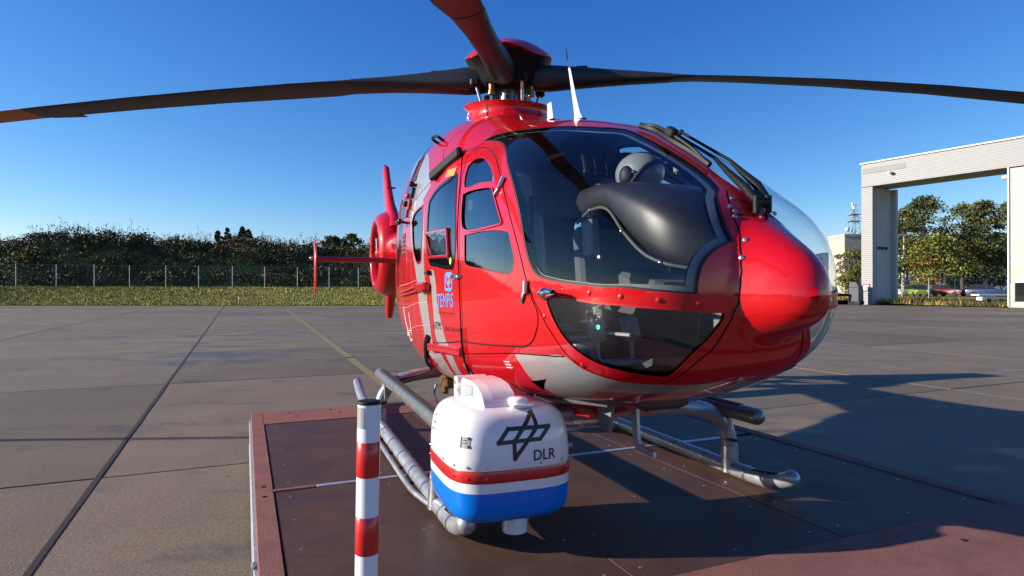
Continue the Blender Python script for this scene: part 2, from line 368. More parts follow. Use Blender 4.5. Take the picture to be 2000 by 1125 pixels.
def leafmat(name, c, var=.35):
    m, nt, b = _nodes(name); g = nt.nodes.new('ShaderNodeNewGeometry'); f = noise(nt, g.outputs['Position'], 2.3, 4, .7)
    vm = nt.nodes.new('ShaderNodeVectorMath'); vm.operation = 'SCALE'; vm.inputs[0].default_value = c; nt.links.new(mrange(nt, f, .3, .7, 1 - var, 1 + var), vm.inputs['Scale'])
    nt.links.new(vm.outputs[0], b.inputs['Base Color']); b.inputs['Roughness'].default_value = .7; b.inputs['Specular IOR Level'].default_value = .2
    return m
for nme, c in dict(leaf_dark=(.050, .055, .020), leaf_olive=(.088, .080, .022), leaf_brown=(.105, .070, .034), leaf_yellow=(.14, .12, .032), leaf_green=(.095, .14, .025), leaf_lime=(.22, .25, .05),
                   needle=(.060, .085, .034), needle2=(.11, .13, .050), leaf_orange=(.30, .12, .015), leaf_rust=(.16, .075, .02), grassblade=(.36, .34, .05), grassdry=(.42, .32, .075), seedhead=(.09, .065, .035)).items(): M[nme] = leafmat(nme, c)
M['bark'] = pmat('brown_bark', (.075, .05, .035), .9, var=.4, scale=8, bump=.6, bscale=30)
M['birch'] = pmat('birch_bark', (.5, .48, .45), .8, var=.4, scale=5)
def leaf_quads(C, size, up=.0, aspect=1.6):
    """random little leaf faces at the points C"""
    n = len(C); d = rng.normal(size=(n, 3)); d[:, 2] += up; d /= np.linalg.norm(d, axis=1)[:, None]
    t = rng.normal(size=(n, 3)); t -= (t * d).sum(1)[:, None] * d; t /= np.linalg.norm(t, axis=1)[:, None]; s = np.cross(d, t)
    sz = np.asarray(size)[:, None] if np.ndim(size) else size
    a = t * sz * aspect * .5; b = s * sz * .5
    V = np.stack([C - a, C + b * .9, C + a, C - b * .9], 1).reshape(-1, 3)
    return V, np.arange(4 * n).reshape(n, 4)
# undergrowth on the berm: one dense mass of shrubs and dry weeds
def berm_growth():
    NC = 1500
    X = rng.uniform(-92, 14, NC); fy = np.clip(fence_y(X), 68, 82); Y = fy + 1.6 + 14.5 * rng.uniform(0, 1, NC) ** .9
    Z = terrain(X, Y); r = rng.uniform(.45, 1.25, NC) * np.where(rng.random(NC) < .12, 1.35, 1)
    kind = (np.sin(X * .23) + np.sin(X * .071 + 2) + .8 * np.sin(Y * .6 + X * .13) + rng.normal(0, .8, NC))
    Vs, Fs, Ms = [], [], []; off = 0
    for k in range(NC):
        n = int(70 * (.5 + r[k])); q = rng.normal(size=(n, 3)); q /= np.linalg.norm(q, axis=1)[:, None]; q *= (rng.uniform(.55, 1.1, n) ** .5)[:, None]
        C = np.array([X[k], Y[k], Z[k] + r[k] * .35]) + q * r[k] * np.array([1.1, 1.1, .95])
        V, F = leaf_quads(C, rng.uniform(.10, .26, n)); base = 0 if kind[k] < -.5 else (1 if kind[k] < .6 else (2 if kind[k] < 1.7 else 3))
        mi = np.where(rng.random(n) < .6, base, rng.choice([0, 1, 1, 2, 2, 4], n)); Vs.append(V); Fs.append(F + off); Ms.append(mi); off += len(V)
    # tall dry weeds along the ridge and scattered over the slope
    NS = 900; X = rng.uniform(-92, 5, NS); fy = np.clip(fence_y(X), 68, 82); Y = np.where(rng.random(NS) < .75, fy + rng.uniform(11.5, 14, NS), fy + rng.uniform(2, 12, NS)); Z = terrain(X, Y)
    h = rng.uniform(1.0, 2.3, NS) * np.where(rng.random(NS) < .15, 1.35, 1); lean = rng.normal(0, .16, (NS, 2))
    for w in ((.022, 0), (0, .022)):
        a = np.stack([X - w[0], Y - w[1], Z], -1); b = np.stack([X + w[0], Y + w[1], Z], -1); tip = np.stack([X + lean[:, 0] * h, Y + lean[:, 1] * h, Z + h], -1)
        V = np.stack([a, b, tip + [w[0] * .5, w[1] * .5, 0], tip - [w[0] * .5, w[1] * .5, 0]], 1).reshape(-1, 3); Vs.append(V); Fs.append(np.arange(4 * NS).reshape(-1, 4) + off); Ms.append(np.full(NS, 5)); off += len(V)
    for rep in range(5):
        C = tip + np.stack([rng.normal(0, .14, NS), rng.normal(0, .14, NS), -rng.uniform(0, .6, NS)], -1); V, F = leaf_quads(C, rng.uniform(.06, .17, NS)); Vs.append(V); Fs.append(F + off); Ms.append(rng.choice([5, 5, 1], NS)); off += len(V)
    o = arrays('berm_shrubs', np.concatenate(Vs), np.concatenate(Fs), ['leaf_dark', 'leaf_olive', 'leaf_brown', 'leaf_yellow', 'leaf_green', 'seedhead'], np.concatenate(Ms))
    tag(o, 'dark mass of shrubs and dry weeds covering the earth berm', 'shrubs', kind='stuff')
berm_growth()
# hedge on the far left edge of the airfield, out of the picture but mirrored in the glass
n = 5200; X = -118 + rng.normal(0, 2.2, n); Y = rng.uniform(-150, 66, n); Z = np.abs(rng.uniform(0, 1, n)) * (5.0 + 1.6 * np.sin(Y * .13) + 1.1 * np.sin(Y * .41))
V, F = leaf_quads(np.stack([X, Y, Z], -1), rng.uniform(.9, 2.0, n)); tag(arrays('far_hedge', V, F, ['leaf_dark', 'leaf_olive'], rng.integers(0, 2, n)), 'dark hedge on the airfield edge far to the left', 'hedge', kind='stuff')
# far wood closing the horizon behind the apron
n = 9000; X = rng.uniform(-60, 190, n); Y = 215 + rng.normal(0, 6, n); Z = rng.uniform(0, 1, n) ** .8 * (9 + 2.5 * np.sin(X * .09) + 1.8 * np.sin(X * .27 + 1))
V, F = leaf_quads(np.stack([X, Y, Z], -1), rng.uniform(.7, 1.8, n)); tag(arrays('far_wood', V, F, ['leaf_dark', 'leaf_olive', 'leaf_green'], rng.integers(0, 3, n)), 'distant wood along the horizon behind the helicopter', 'wood', kind='stuff')
def blades(name, X, Y, h, label, mats=('grassblade', 'grassdry', 'leaf_green'), w=.05):
    n = len(X); Z = terrain(X, Y); lean = rng.normal(0, .3, (n, 2)) * h[:, None]; a = rng.uniform(0, math.pi, n); dx, dy = np.cos(a) * w, np.sin(a) * w
    V = np.stack([np.stack([X - dx, Y - dy, Z], -1), np.stack([X + dx, Y + dy, Z], -1), np.stack([X + lean[:, 0], Y + lean[:, 1], Z + h], -1)], 1).reshape(-1, 3)
    mi = np.where(np.sin(X * .35) + np.sin(Y * 1.3) + rng.normal(0, 1.0, n) > .9, 1, np.where(rng.random(n) < .3, 2, 0))
    tag(arrays(name, V, np.arange(3 * n).reshape(n, 3), list(mats), mi), label, 'grass', kind='stuff')
n = 42000; X = rng.uniform(-72, 6, n); Y = 65 + (np.clip(fence_y(X), 68, 82) + 2 - 65) * rng.uniform(0, 1, n) ** 1.1
blades('long_grass', X, Y, rng.uniform(.06, .24, n), 'sunlit long grass on the bank below the left fence')
n = 9000; X = rng.uniform(38, 78, n); Y = portal_edge(X) + .5 + rng.uniform(0, 1, n) ** 1.3 * 16
blades('verge_grass', X, Y, rng.uniform(.15, .75, n), 'tall dry grass and weeds inside the hangar door frame', ('leaf_olive', 'grassdry', 'seedhead'), .04)

# ---- left chain-link fence
M['galv'] = pmat('galvanised_post', (.42, .44, .46), .5, metal=.3, var=.15)
def meshmat():
    m, nt, b = _nodes('chain_link_wire'); b.inputs['Base Color'].default_value = (.22, .23, .24, 1); b.inputs['Roughness'].default_value = .6
    tc = nt.nodes.new('ShaderNodeTexCoord'); w = []
    for ang in (45, -45):
        mp = nt.nodes.new('ShaderNodeMapping'); mp.inputs['Rotation'].default_value = (0, R(ang), 0); nt.links.new(tc.outputs['Object'], mp.inputs[0])
        wv = nt.nodes.new('ShaderNodeTexWave'); wv.inputs['Scale'].default_value = 3.2; wv.bands_direction = 'X'; nt.links.new(mp.outputs[0], wv.inputs[0]); w.append(mrange(nt, wv.outputs[1], .975, .99, 0, .22))
    a = mul(nt, w[0], w[1], 'MAXIMUM'); nt.links.new(a, b.inputs['Alpha']); return m
M['wire'] = meshmat()
def fence(name, P, H, label, lean=0.0):
    f = empty(name, P[0]); tag(f, label, 'fence'); O = Vector(P[0])
    for k, p in enumerate(P):
        p = Vector(p) - O
        MB().tube([p - Vector((0, 0, .3)), p + Vector((0, 0, H))], .04, 8).build('post', 'galv', f)
        if k:
            q = Vector(P[k - 1]) - O; pn = MB(); up = Vector((0, 0, H - .05)); lo = Vector((0, 0, .05)); L = (p - q).length
            me = pn.add([(0, 0, .05), (L, 0, .05), (L, 0, H - .05), (0, 0, H - .05)], [(0, 1, 2, 3)]).build('wire_mesh', 'wire', f, smooth=False)
            me.location = q; me.rotation_euler = (0, 0, math.atan2(p.y - q.y, p.x - q.x))
            for hh in (.08, H - .06): MB().tube([q + Vector((0, 0, hh)), p + Vector((0, 0, hh))], .006, 4).build('tension_wire', 'galv', f)
    return f
P = []
for px in (-55, 31, 110, 184, 253, 324, 388, 454, 517, 581, 643, 700, 756, 810):
    t = (px - 1000) / 1210            # posts stand along the fence line, about 3.7 m apart
    X = t * (70 + 56 / 3) / (1 - t / 3); Y = float(fence_y(X)); P.append((X, Y, float(terrain(X, Y)) - .05))
fence('chain_link_fence', P, 2.75, 'long chain-link fence with grey posts in front of the berm')
P = []
for px in (1733, 1762, 1814, 1865, 1926, 1990):
    t = (px - 1000) / 1210; Y = 73.5 - (px - 1733) * .018; X = t * Y; P.append((X, Y, float(terrain(X, Y)) - .05))
fence('chain_link_fence', P, 2.5, 'chain-link fence with pale posts seen through the hangar door frame')
# small blue marker in the grass
mk = MB().tube([(0, 0, -.1), (0, 0, .55)], .07, 10).build('edge_marker', pmat('blue_marker', (.08, .25, .45), .5))
mk.location = (-29.3, 66.6, float(terrain(-29.3, 66.6))); MB().lathe([(.09, .55), (.09, .68), (.03, .74)]).build('marker_cap', 'white', mk); tag(mk, 'small blue edge marker with white cap in the left grass', 'marker')

# ---- trees
def tree(name, label, loc, H, kind, cr, mats, cb=.25, nclump=60, nl=90, leaf=.28, trunk='bark', group=None, sway=.4, seed=1):
    g = np.random.default_rng(seed); t = empty(name, loc, 0); tag(t, label, 'tree', group)
    tr = MB(); pts = [(0, 0, -.3)]; x = y = 0
    for k in range(1, 7): x += g.normal(0, .06 * sway * H / 10); y += g.normal(0, .06 * sway * H / 10); pts.append((x, y, H * .93 * k / 6))
    r0 = H * .018 + .05; tr.tube(smooth_path(pts, 3), list(np.linspace(r0, .03, 19)), 8)
    C = []; S_ = []
    for k in range(nclump):
        hz = cb + (1 - cb) * g.uniform(0, 1); hh = (hz - cb) / (1 - cb)
        if kind == 'spruce': rad = cr * (1 - hh) ** .9 * (.55 + .45 * g.random()); cs = .30 * cr * (1.15 - hh)
        elif kind == 'pine': rad = cr * (math.sin(math.pi * min(1, .18 + hh * .82)) ** .7) * g.uniform(.35, 1.0); cs = cr * g.uniform(.20, .36)
        else: rad = cr * math.sqrt(max(.02, 1 - (2 * hh - .95) ** 2)) * g.uniform(.2, 1.0) ** .6; cs = cr * g.uniform(.16, .36)
        a = g.uniform(0, 2 * math.pi); tx = np.interp(hz * H, [p[2] for p in pts], [p[0] for p in pts]); ty = np.interp(hz * H, [p[2] for p in pts], [p[1] for p in pts])
        c = np.array([tx + rad * math.cos(a), ty + rad * math.sin(a), hz * H]); C.append(c); S_.append(cs)
        if k % 2 == 0:
            st_ = (tx, ty, max(H * .12, hz * H - rad * (.55 if kind != 'spruce' else -.1))); mid = ((st_[0] + c[0]) / 2, (st_[1] + c[1]) / 2, (st_[2] + c[2]) / 2 - .02 * H * (kind == 'broad'))
            tr.tube([st_, mid, tuple(c)], [r0 * .38 * (1.1 - hz), r0 * .25 * (1.1 - hz), .02], 5)
    tr.build('trunk', trunk, t)
    Vs, Fs, Ms = [], [], []; off = 0
    for c, s in zip(C, S_):
        n_ = int(nl * g.uniform(.6, 1.3)); q = g.normal(size=(n_, 3)); q /= np.linalg.norm(q, axis=1)[:, None]; q *= (g.uniform(.15, 1.05, n_) ** .55)[:, None]
        fl = {'spruce': .45, 'pine': .5, 'broad': .85}[kind]; V, F = leaf_quads(c + q * s * np.array([1.25, 1.25, fl]), g.uniform(.55, 1.2, n_) * leaf, up=.6)
        b0 = g.integers(0, len(mats)); mi = np.where(g.random(n_) < .7, b0, g.integers(0, len(mats), n_)); Vs.append(V); Fs.append(F + off); Ms.append(mi); off += len(V)
    arrays('crown', np.concatenate(Vs), np.concatenate(Fs), list(mats), np.concatenate(Ms), t)
    return t
def at(px, Y, z=None):
    X = (px - 1000) / 1210 * Y; return (X, Y, float(terrain(X, Y)) if z is None else z)
# spruces and an autumn bush peeping over the berm
for px, top, Y, lab in ((425, 452, 112, 'leftmost small spruce top behind the berm'), (443, 446, 110, 'second small spruce from the left behind the berm'), (472, 444, 111, 'spruce behind the berm just right of the orange bush'), (486, 448, 113, 'rightmost small spruce top behind the berm')):
    H = CAM_Z + (566 - top) / 1210 * Y; tree('spruce_tree', lab, at(px, Y, 0), H, 'spruce', 3.4, ('needle', 'leaf_dark'), .12, 130, 70, .36, group='spruces behind the berm', seed=px)
tree('autumn_bush', 'orange autumn tree between the spruces behind the berm', at(458, 106, 0), 10.6, 'broad', 1.7, ('leaf_orange', 'leaf_rust', 'leaf_yellow'), .5, 40, 70, .3, seed=5)
for px, top, cr, lab in ((652, 464, 2.2, 'round green tree top behind the berm left of the tail fin'), (690, 461, 2.0, 'thin olive tree top behind the berm beside the tail fin')):
    tree('berm_tree', lab, at(px, 96, 2.0), (CAM_Z + (566 - top) / 1210 * 96) - 2.0, 'broad', cr, ('leaf_olive', 'leaf_green', 'leaf_dark'), .45, 50, 60, .3, seed=px)
tree('pine_tree', 'tall dark pine left of centre inside the hangar door frame', at(1806, 96), 15.0, 'pine', 4.6, ('needle', 'needle2', 'leaf_olive'), .28, 85, 85, .30, seed=3)
tree('pine_tree', 'pine with bare brown trunk near the hangar door leaf', at(1924, 92), 13.8, 'pine', 3.8, ('needle', 'needle2', 'leaf_olive'), .34, 62, 80, .28, seed=8)
tree('broad_tree', 'tall green tree between the two pines', at(1880, 104), 15.0, 'broad', 4.2, ('leaf_green', 'leaf_olive', 'leaf_green'), .25, 75, 70, .30, seed=12)
tree('pine_tree', 'pine rising close to the hangar door leaf edge', at(1972, 100), 14.6, 'pine', 4.0, ('needle', 'needle2'), .25, 66, 80, .30, seed=18)
tree('birch_tree', 'slender birch with white trunk beside the hangar frame leg', at(1764, 90), 12.2, 'broad', 2.6, ('leaf_olive', 'leaf_yellow', 'leaf_green'), .3, 60, 90, .24, trunk='birch', seed=23)
tree('autumn_maple', 'round yellow-green maple in front of the pines', at(1828, 83), 7.8, 'broad', 3.4, ('leaf_lime', 'leaf_lime', 'leaf_yellow', 'leaf_rust', 'leaf_green'), .26, 70, 90, .24, seed=31)
tree('pale_sapling', 'pale yellow-green tree in front of the concrete tower', at(1664, 88), 6.8, 'broad', 2.3, ('leaf_lime', 'leaf_yellow', 'leaf_olive'), .12, 60, 80, .20, seed=37)
tree('broad_tree', 'dense dark tree low behind the parked cars', at(1905, 112), 10.5, 'broad', 6.0, ('leaf_olive', 'leaf_green', 'leaf_dark'), .1, 70, 90, .34, seed=41)
tree('broad_tree', 'dark bushy tree behind the white birch trunk', at(1772, 112), 10.0, 'broad', 5.0, ('leaf_olive', 'needle2', 'needle'), .1, 70, 90, .34, seed=43)
# far hill
xs = np.linspace(-300, 1500, 120); rmp = sstep((xs + 300) / 700) * sstep((1500 - xs) / 400)
V = np.array([(x, 950 + 20 * math.sin(x * .02) + dy, z * r_) for x, r_ in zip(xs, rmp) for z, dy in ((-8, 0), (40, 60), (66 + 8 * math.sin(x * .011) + 3 * math.sin(x * .06), 160))]); I = np.arange(360).reshape(120, 3)
F = np.concatenate([np.stack([I[:-1, k], I[1:, k], I[1:, k + 1], I[:-1, k + 1]], -1) for k in (0, 1)])
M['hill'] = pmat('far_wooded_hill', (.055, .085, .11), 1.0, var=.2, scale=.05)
tag(arrays('hill', V, F, ['hill'], smooth=True), kind='structure')

# ---- hangar door frame
def ribbed(nme, c, scale, z=True, strength=.5):
    m, nt, b = _nodes(nme); g = nt.nodes.new('ShaderNodeNewGeometry'); sp = nt.nodes.new('ShaderNodeSeparateXYZ'); nt.links.new(g.outputs['Position'], sp.inputs[0])
    s = mul(nt, mul(nt, sp.outputs[2], scale), 0, 'ADD'); s2 = nt.nodes.new('ShaderNodeMath'); s2.operation = 'SINE'; nt.links.new(s, s2.inputs[0]); bumpn(nt, b, s2.outputs[0], strength, .04)
    f = noise(nt, g.outputs['Position'], .7, 5, .6); nt.links.new(mixc(nt, f, tuple(k * .9 for k in c), tuple(k * 1.08 for k in c)), b.inputs['Base Color']); b.inputs['Roughness'].default_value = .55; return m
M['clad'] = ribbed('grey_ribbed_cladding', (.285, .29, .295), 30, strength=.25)
M['cladin'] = pmat('grey_concrete_panel', (.42, .43, .42), .8, var=.12, scale=1.2)
M['doorpanel'] = pmat('pale_door_panel', (.36, .40, .345), .5, var=.05, scale=2)
M['trimw'] = pmat('white_trim', (.72, .73, .74), .5)
M['conc2'] = pmat('weathered_concrete', (.46, .42, .34), .9, var=.18, scale=.8)
hf = empty('hangar_door_frame', (38.9, 69.0, 0), math.atan2(-.843, .537)); tag(hf, 'grey ribbed portal frame beside the apron on the right', 'hangar frame')
# local x runs along the portal towards the camera, local y goes into its depth (away from the camera)
DP = 4.6
MB().box((.62, .45, 6.5), (1.24, .9, 13.0), ch=.03).build('leg_cladding', 'clad', hf)
MB().box((13, 1.1, 14.32), (26, 2.2, 2.55), ch=.03).build('beam', 'clad', hf)
MB().box((13, 1.1, 15.66), (26.2, 2.5, .14), ch=.02).build('beam_capping', 'trimw', hf)
MB().box((2.4, .03, 14.75), (4.4, .12, .55), ch=.01).build('name_board', pmat('grey_board', (.22, .22, .21), .6), hf)
MB().box((.8, 2.6, 6.5), (.7, 3.3, 13.0), ch=.02).build('leg_inner_wall', 'cladin', hf)
MB().box((.95, 4.5, 6.5), (1.3, .5, 13.0), ch=.03).build('rear_column', 'cladin', hf)
MB().box((13, 3.4, 13.5), (26, 2.4, .7), ch=.03).build('rear_beam', 'cladin', hf)
for k in range(3): MB().box((1.22, 1.35 + .8 * k, 6.3), (.12, .5, .3), ch=.02).build('cable_bracket', 'black', hf)
cm = MB().box((3.2, -.35, 14.2), (.25, .5, .22), ch=.03).box((3.2, -.1, 14.05), (.12, .5, .1)); cm.build('floodlight', 'white', hf)
# sign with a number
sg = MB().box((.55, -.05, 1.9), (.80, .06, .80), ch=.02).build('sign_board', 'podred', hf); MB().box((.55, -.09, 1.9), (.60, .03, .60)).build('sign_face', 'white', sg)
v, f = text_mesh('2', True); MB().add([(.55 + (p[0] - .5) * .26, -.112, 1.9 + (p[1] - .5) * .42) for p in v], f).build('sign_digit', 'print', sg, smooth=False)
# sliding door leaf
dl = empty('hangar_door_leaf', (46.15, 57.65, 0), math.atan2(-.843, .537)); tag(dl, 'pale panelled sliding door leaf at the right picture edge', 'hangar door')
for k in range(9):
    MB().box((3, .25, 2.95 + 1.18 * k), (6, .24, 1.14), ch=.02).build('panel', 'doorpanel', dl)
    MB().box((3, .27, 2.36 + 1.18 * k), (6, .2, .08)).build('panel_joint', 'trimw', dl)
MB().box((.03, .2, 6.6), (.14, .4, 13.0), ch=.02).build('edge_trim', 'trimw', dl)
MB().box((3, .25, .28), (6, .3, .56), ch=.02).build('kick_panel', 'doorpanel', dl)
MB().box((.3, .25, 1.42), (.4, .3, 1.75), ch=.02).build('side_panel', 'doorpanel', dl)
MB().box((3.3, .28, 1.42), (5.5, .06, 1.75)).build('window_pane', 'blackgloss', dl)
for k in range(4): MB().box((1.3 + 1.4 * k, .2, 1.42), (.09, .12, 1.75)).build('mullion', 'trimw', dl)
MB().box((-.25, .2, 12.2), (.5, .35, .3), ch=.02).build('roller_bracket', 'steptube', dl)

# ---- concrete tower with radar mast
tw = empty('concrete_tower', at(1672, 120, 0)); tag(tw, 'weathered concrete tower block between the nose and the hangar frame', 'tower')
MB().box((2.0, 2.5, 6.0), (9.0, 6, 12.3), ch=.05).build('block', 'conc2', tw); MB().box((2.0, 2.5, 12.2), (9.2, 6.2, .5), ch=.05).build('parapet', 'conc2', tw)
rm = empty('radar_mast', (tw.location.x + .1, tw.location.y + 1.0, 12.45)); tag(rm, 'steel lattice mast with radar head on the concrete tower', 'radar mast')
lat = MB()
for sx in (-.9, .9):
    for sy in (-.9, .9): lat.tube([(sx, sy, 0), (sx * .45, sy * .45, 5.0)], .06, 5)
for k in range(4):
    z0, z1 = 1.2 * k, 1.2 * (k + 1); s0, s1 = .9 * (1 - z0 / 9.1), .9 * (1 - z1 / 9.1)
    lat.tube([(-s0, -s0, z0), (s1, -s1, z1)], .035, 4).tube([(s0, -s0, z0), (-s1, -s1, z1)], .035, 4).tube([(-s1, -s1, z1), (s1, -s1, z1)], .04, 4).tube([(-s0, s0, z0), (s1, s1, z1)], .035, 4).tube([(s0, s0, z0), (s0, -s0, z0)], .04, 4)
lat.build('lattice', 'galv', rm)
for z in (2.6, 3.9): MB().box((0, 0, z), (2.6 - (z - 2.6) * .4, 2.2, .1)).build('platform', 'galv', rm)
rl = MB()
for z in (3.2, 4.5):
    for s in (-1.2, 1.2): rl.tube([(s, -1, z), (s, 1, z)], .03, 4).tube([(s, -1, z - .6), (s, -1, z)], .03, 4)
    rl.tube([(-1.2, -1, z), (1.2, -1, z)], .03, 4)
rl.build('railing', 'galv', rm)
MB().lathe([(.18, 5.0), (.22, 5.25), (.12, 5.4)], n=12).box((.12, 0, 5.72), (.5, .9, .75), ch=.1).build('radar_head', 'white', rm)
MB().ball((-.35, -.2, 5.9), (.22, .3, .3), 10, 8).build('dish', 'white', rm)
for x, z in ((-1.7, .9), (-.5, .5)): MB().lathe([(.02, 0), (.35, .1), (.5, .28)], (x, -1.2, z), 'Y', 12).build('dish', 'white', rm)
MB().tube([(-1.7, -1.0, 0), (-1.7, -1.0, 1.3)], .05, 5).build('aerial_post', 'galv', rm)

# ---- white building behind the trees
wb = empty('white_building', at(1872, 128)); tag(wb, 'white building hidden behind the pines', 'building')
MB().box((0, 4, 5.2), (22, 8, 10.4), ch=.05).build('wall', 'white', wb); MB().box((0, 4, 10.6), (22.6, 8.6, .4)).build('roof', 'cladin', wb)
for k in range(6):
    for z in (2.6, 6.0, 9.0): wdw = MB().box((-9 + 3.6 * k, -.02, z), (1.6, .1, 1.5)).build('window', 'blackgloss', wb)

# ---- parked cars beyond the fence
M['tyre'] = pmat('tyre_rubber', (.02, .02, .02), .8); M['carglass'] = pmat('dark_car_glass', (.02, .025, .03), .08, coat=.5)
def car(label, loc, rz, c, van=False):
    t = empty('parked_car', loc, rz); tag(t, label, 'car', 'cars parked beyond the fence'); cm_ = pmat('car_paint', c, .3, coat=.8, var=.03)
    side = [(-2.0, .32), (-2.05, .75), (-1.9, .95), (1.1, .95), (1.9, .82), (2.05, .62), (2.0, .32)]; rings = []
    for y, s in ((-.82, .97), (-.78, 1), (.78, 1), (.82, .97)): rings.append([(x * s, y, .32 + (z - .32) * s) for x, z in side])
    MB().loft(rings).build('body', cm_, t)
    top = [(-1.85, .95), (-1.6 if not van else -1.75, 1.48), (.25 if not van else .6, 1.50), (1.05, .95)]
    MB().loft([[(x, y * .99, z) for x, z in top] for y in (-.74, .74)]).build('cabin_glass', 'carglass', t)
    MB().loft([[(x * .98 - .02, y, z + dz) for x, z in top[1:3]] + [(x * .98 - .02, y, z + dz - .06) for x, z in top[1:3][::-1]] for y, dz in ((-.70, .02), (.70, .02))]).build('roof', cm_, t)
    for x in (-1.25, 1.3):
        for y in (-.8, .8): w = MB().lathe([(.1, -.1), (.29, -.1), (.32, -.06), (.32, .06), (.29, .1), (.1, .1)], (x, y, .32), 'Y', 16).build('wheel', 'tyre', t)
    for y in (-.6, .6): MB().ball((1.98, y, .70), (.08, .16, .09), 8, 6).build('headlight', 'white', t)
car('small lime green car parked beyond the fence', at(1791, 80), R(-105), (.20, .30, .02), True)
car('red car parked beyond the fence', at(1853, 80), R(-70), (.20, .015, .015))
car('blue car parked beyond the fence near the door leaf', at(1926, 77), R(-40), (.025, .05, .15))
tb = empty('white_trailer', at(1934, 66)); tag(tb, 'low white flat trailer in the grass behind the fence', 'trailer')
MB().box((0, 0, .95), (3.3, 1.2, .16), ch=.02).build('load_bed', 'white', tb); MB().box((-.4, 0, .6), (1.6, .8, .5), ch=.04).build('chassis_box', 'white', tb)
for x in (-.6, .6): MB().lathe([(.08, -.08), (.28, -.08), (.28, .08), (.08, .08)], (x, -.6, .28), 'Y', 14).build('wheel', 'tyre', tb)
# ---- ground cart by the frame leg
M['cartblue'] = pmat('dark_blue_paint', (.02, .03, .055), .45)
gc = empty('ground_cart', (37.55, 67.6, 0), R(-57)); tag(gc, 'dark blue ground service cart with drawbar beside the frame leg', 'cart')
MB().box((0, 0, 1.15), (1.1, 1.0, 1.6), ch=.05).build('cabinet', 'cartblue', gc); MB().prism([(-.5, 0), (.5, 0), (.2, .55), (-.5, .55)], (0, -.45, 1.95), (1, 0, 0), (0, 0, 1), (0, .9, 0)).build('hood', 'cartblue', gc)
for x in (-.38, .38):
    for y in (-.42, .42): MB().lathe([(.06, -.07), (.26, -.07), (.28, 0), (.26, .07), (.06, .07)], (x, y, .28), 'Y', 14).build('wheel', 'tyre', gc)
MB().tube([(-.3, -.4, 1.05), (-1.0, -1.5, 1.12), (-1.4, -2.2, 1.0)], [.13, .16, .1], 8).build('hose_boom', 'black', gc)
MB().tube([(-.3, .2, 1.9), (-1.2, -1.2, 1.3)], .03, 6).build('stay_rope', 'white', gc)
# ---- lamp post out of view on the left: its thin shadow crosses the apron
lp = empty('apron_pole', (-16.2, 6.28, 0)); tag(lp, 'slim grey pole on the apron left of the platform', 'pole')
MB().tube([(0, 0, 0), (0, 0, 6.5)], [.055, .04], 12).build('shaft', 'galv', lp); MB().box((0, 0, .02), (.3, .3, .04), ch=.01).build('base_plate', 'galv', lp)

# ================================================================== LANDING PLATFORM
def deckm(nt, b, P):
    tc = nt.nodes.new('ShaderNodeTexCoord'); g = noise(nt, tc.outputs['Object'], 3.0, 7, .7); f = noise(nt, P, 90, 3, .6); sc = noise(nt, P, 3.0, 6, .75, (1, 26, 1, R(-112)))
    c = mixc(nt, mrange(nt, g, .35, .65, 0, 1), (0.056, 0.027, 0.017), (0.086, 0.044, 0.029)); c = mixc(nt, mul(nt, mrange(nt, sc, .64, .74, 0, 1), .35), c, (.17, .11, .085))
    c = mixc(nt, mul(nt, mrange(nt, f, .55, .75, 0, 1), .3), c, (.11, .06, .05)); nt.links.new(c, b.inputs['Base Color']); nt.links.new(mrange(nt, g, .3, .7, .5, .68), b.inputs['Roughness']); bumpn(nt, b, f, .10, .004); b.inputs['Specular IOR Level'].default_value = .32
M['deck'] = world_mat('brown_phenolic_deck', deckm)
M['deckred'] = pmat('red_anti_slip_paint', (.21, .080, .064), .85, var=.2, scale=5, bump=.5, bscale=160)
M['deckseam'] = pmat('red_seam', (.35, .06, .06), .7)
M['alu'] = pmat('aluminium_profile', (.52, .53, .54), .42, metal=.6, var=.2, scale=14)
pf = empty('landing_platform', (-2.61, 6.2, 0), R(23.3)); tag(pf, 'low landing platform with brown deck plates and red border under the helicopter', 'platform')
W_, L_ = 4.06, 5.18; zt_ = DECK
cols_ = ((.112, 1.478), (1.486, 2.698), (2.706, 3.945)); rows_ = ((.603, 2.615), (2.672, 4.53))
for (x0, x1) in cols_:
    for (f0, f1) in rows_:
        MB().box(((x0 + x1) / 2, -(f0 + f1) / 2, zt_ - .0125), (x1 - x0, f1 - f0, .025), ch=.002).build('deck_plate', 'deck', pf)
for x in (1.482, 2.702): MB().box((x, -2.57, zt_ - .012), (.010, 3.92, .018)).build('plate_joint', 'deckseam', pf)
def bar(x0, x1, f0, f1, z1, h, name, mat, ch=.003): return MB().box(((x0 + x1) / 2, -(f0 + f1) / 2, z1 - h / 2), (x1 - x0, f1 - f0, h), ch=ch).build(name, mat, pf)
bar(0, .105, 0, L_, zt_ + .006, .07, 'border_beam', 'deckred'); bar(3.952, W_, 0, L_, zt_ + .006, .07, 'border_beam', 'deckred')
bar(.107, 3.95, 0, .597, zt_ + .005, .03, 'border_plate', 'deckred'); bar(.107, 3.95, 4.537, L_, zt_ + .005, .03, 'border_plate', 'deckred')
bar(.36, 3.72, 2.622, 2.664, zt_ + .006, .03, 'slot_rail', 'alu'); bar(.107, .355, 2.622, 2.664, zt_ + .007, .03, 'rail_end', 'deckred')
sub = MB(); sub.box((W_ / 2, -L_ / 2, zt_ - .09), (W_ - .2, L_ - .2, .08)); sub.build('sub_frame', 'black', pf)
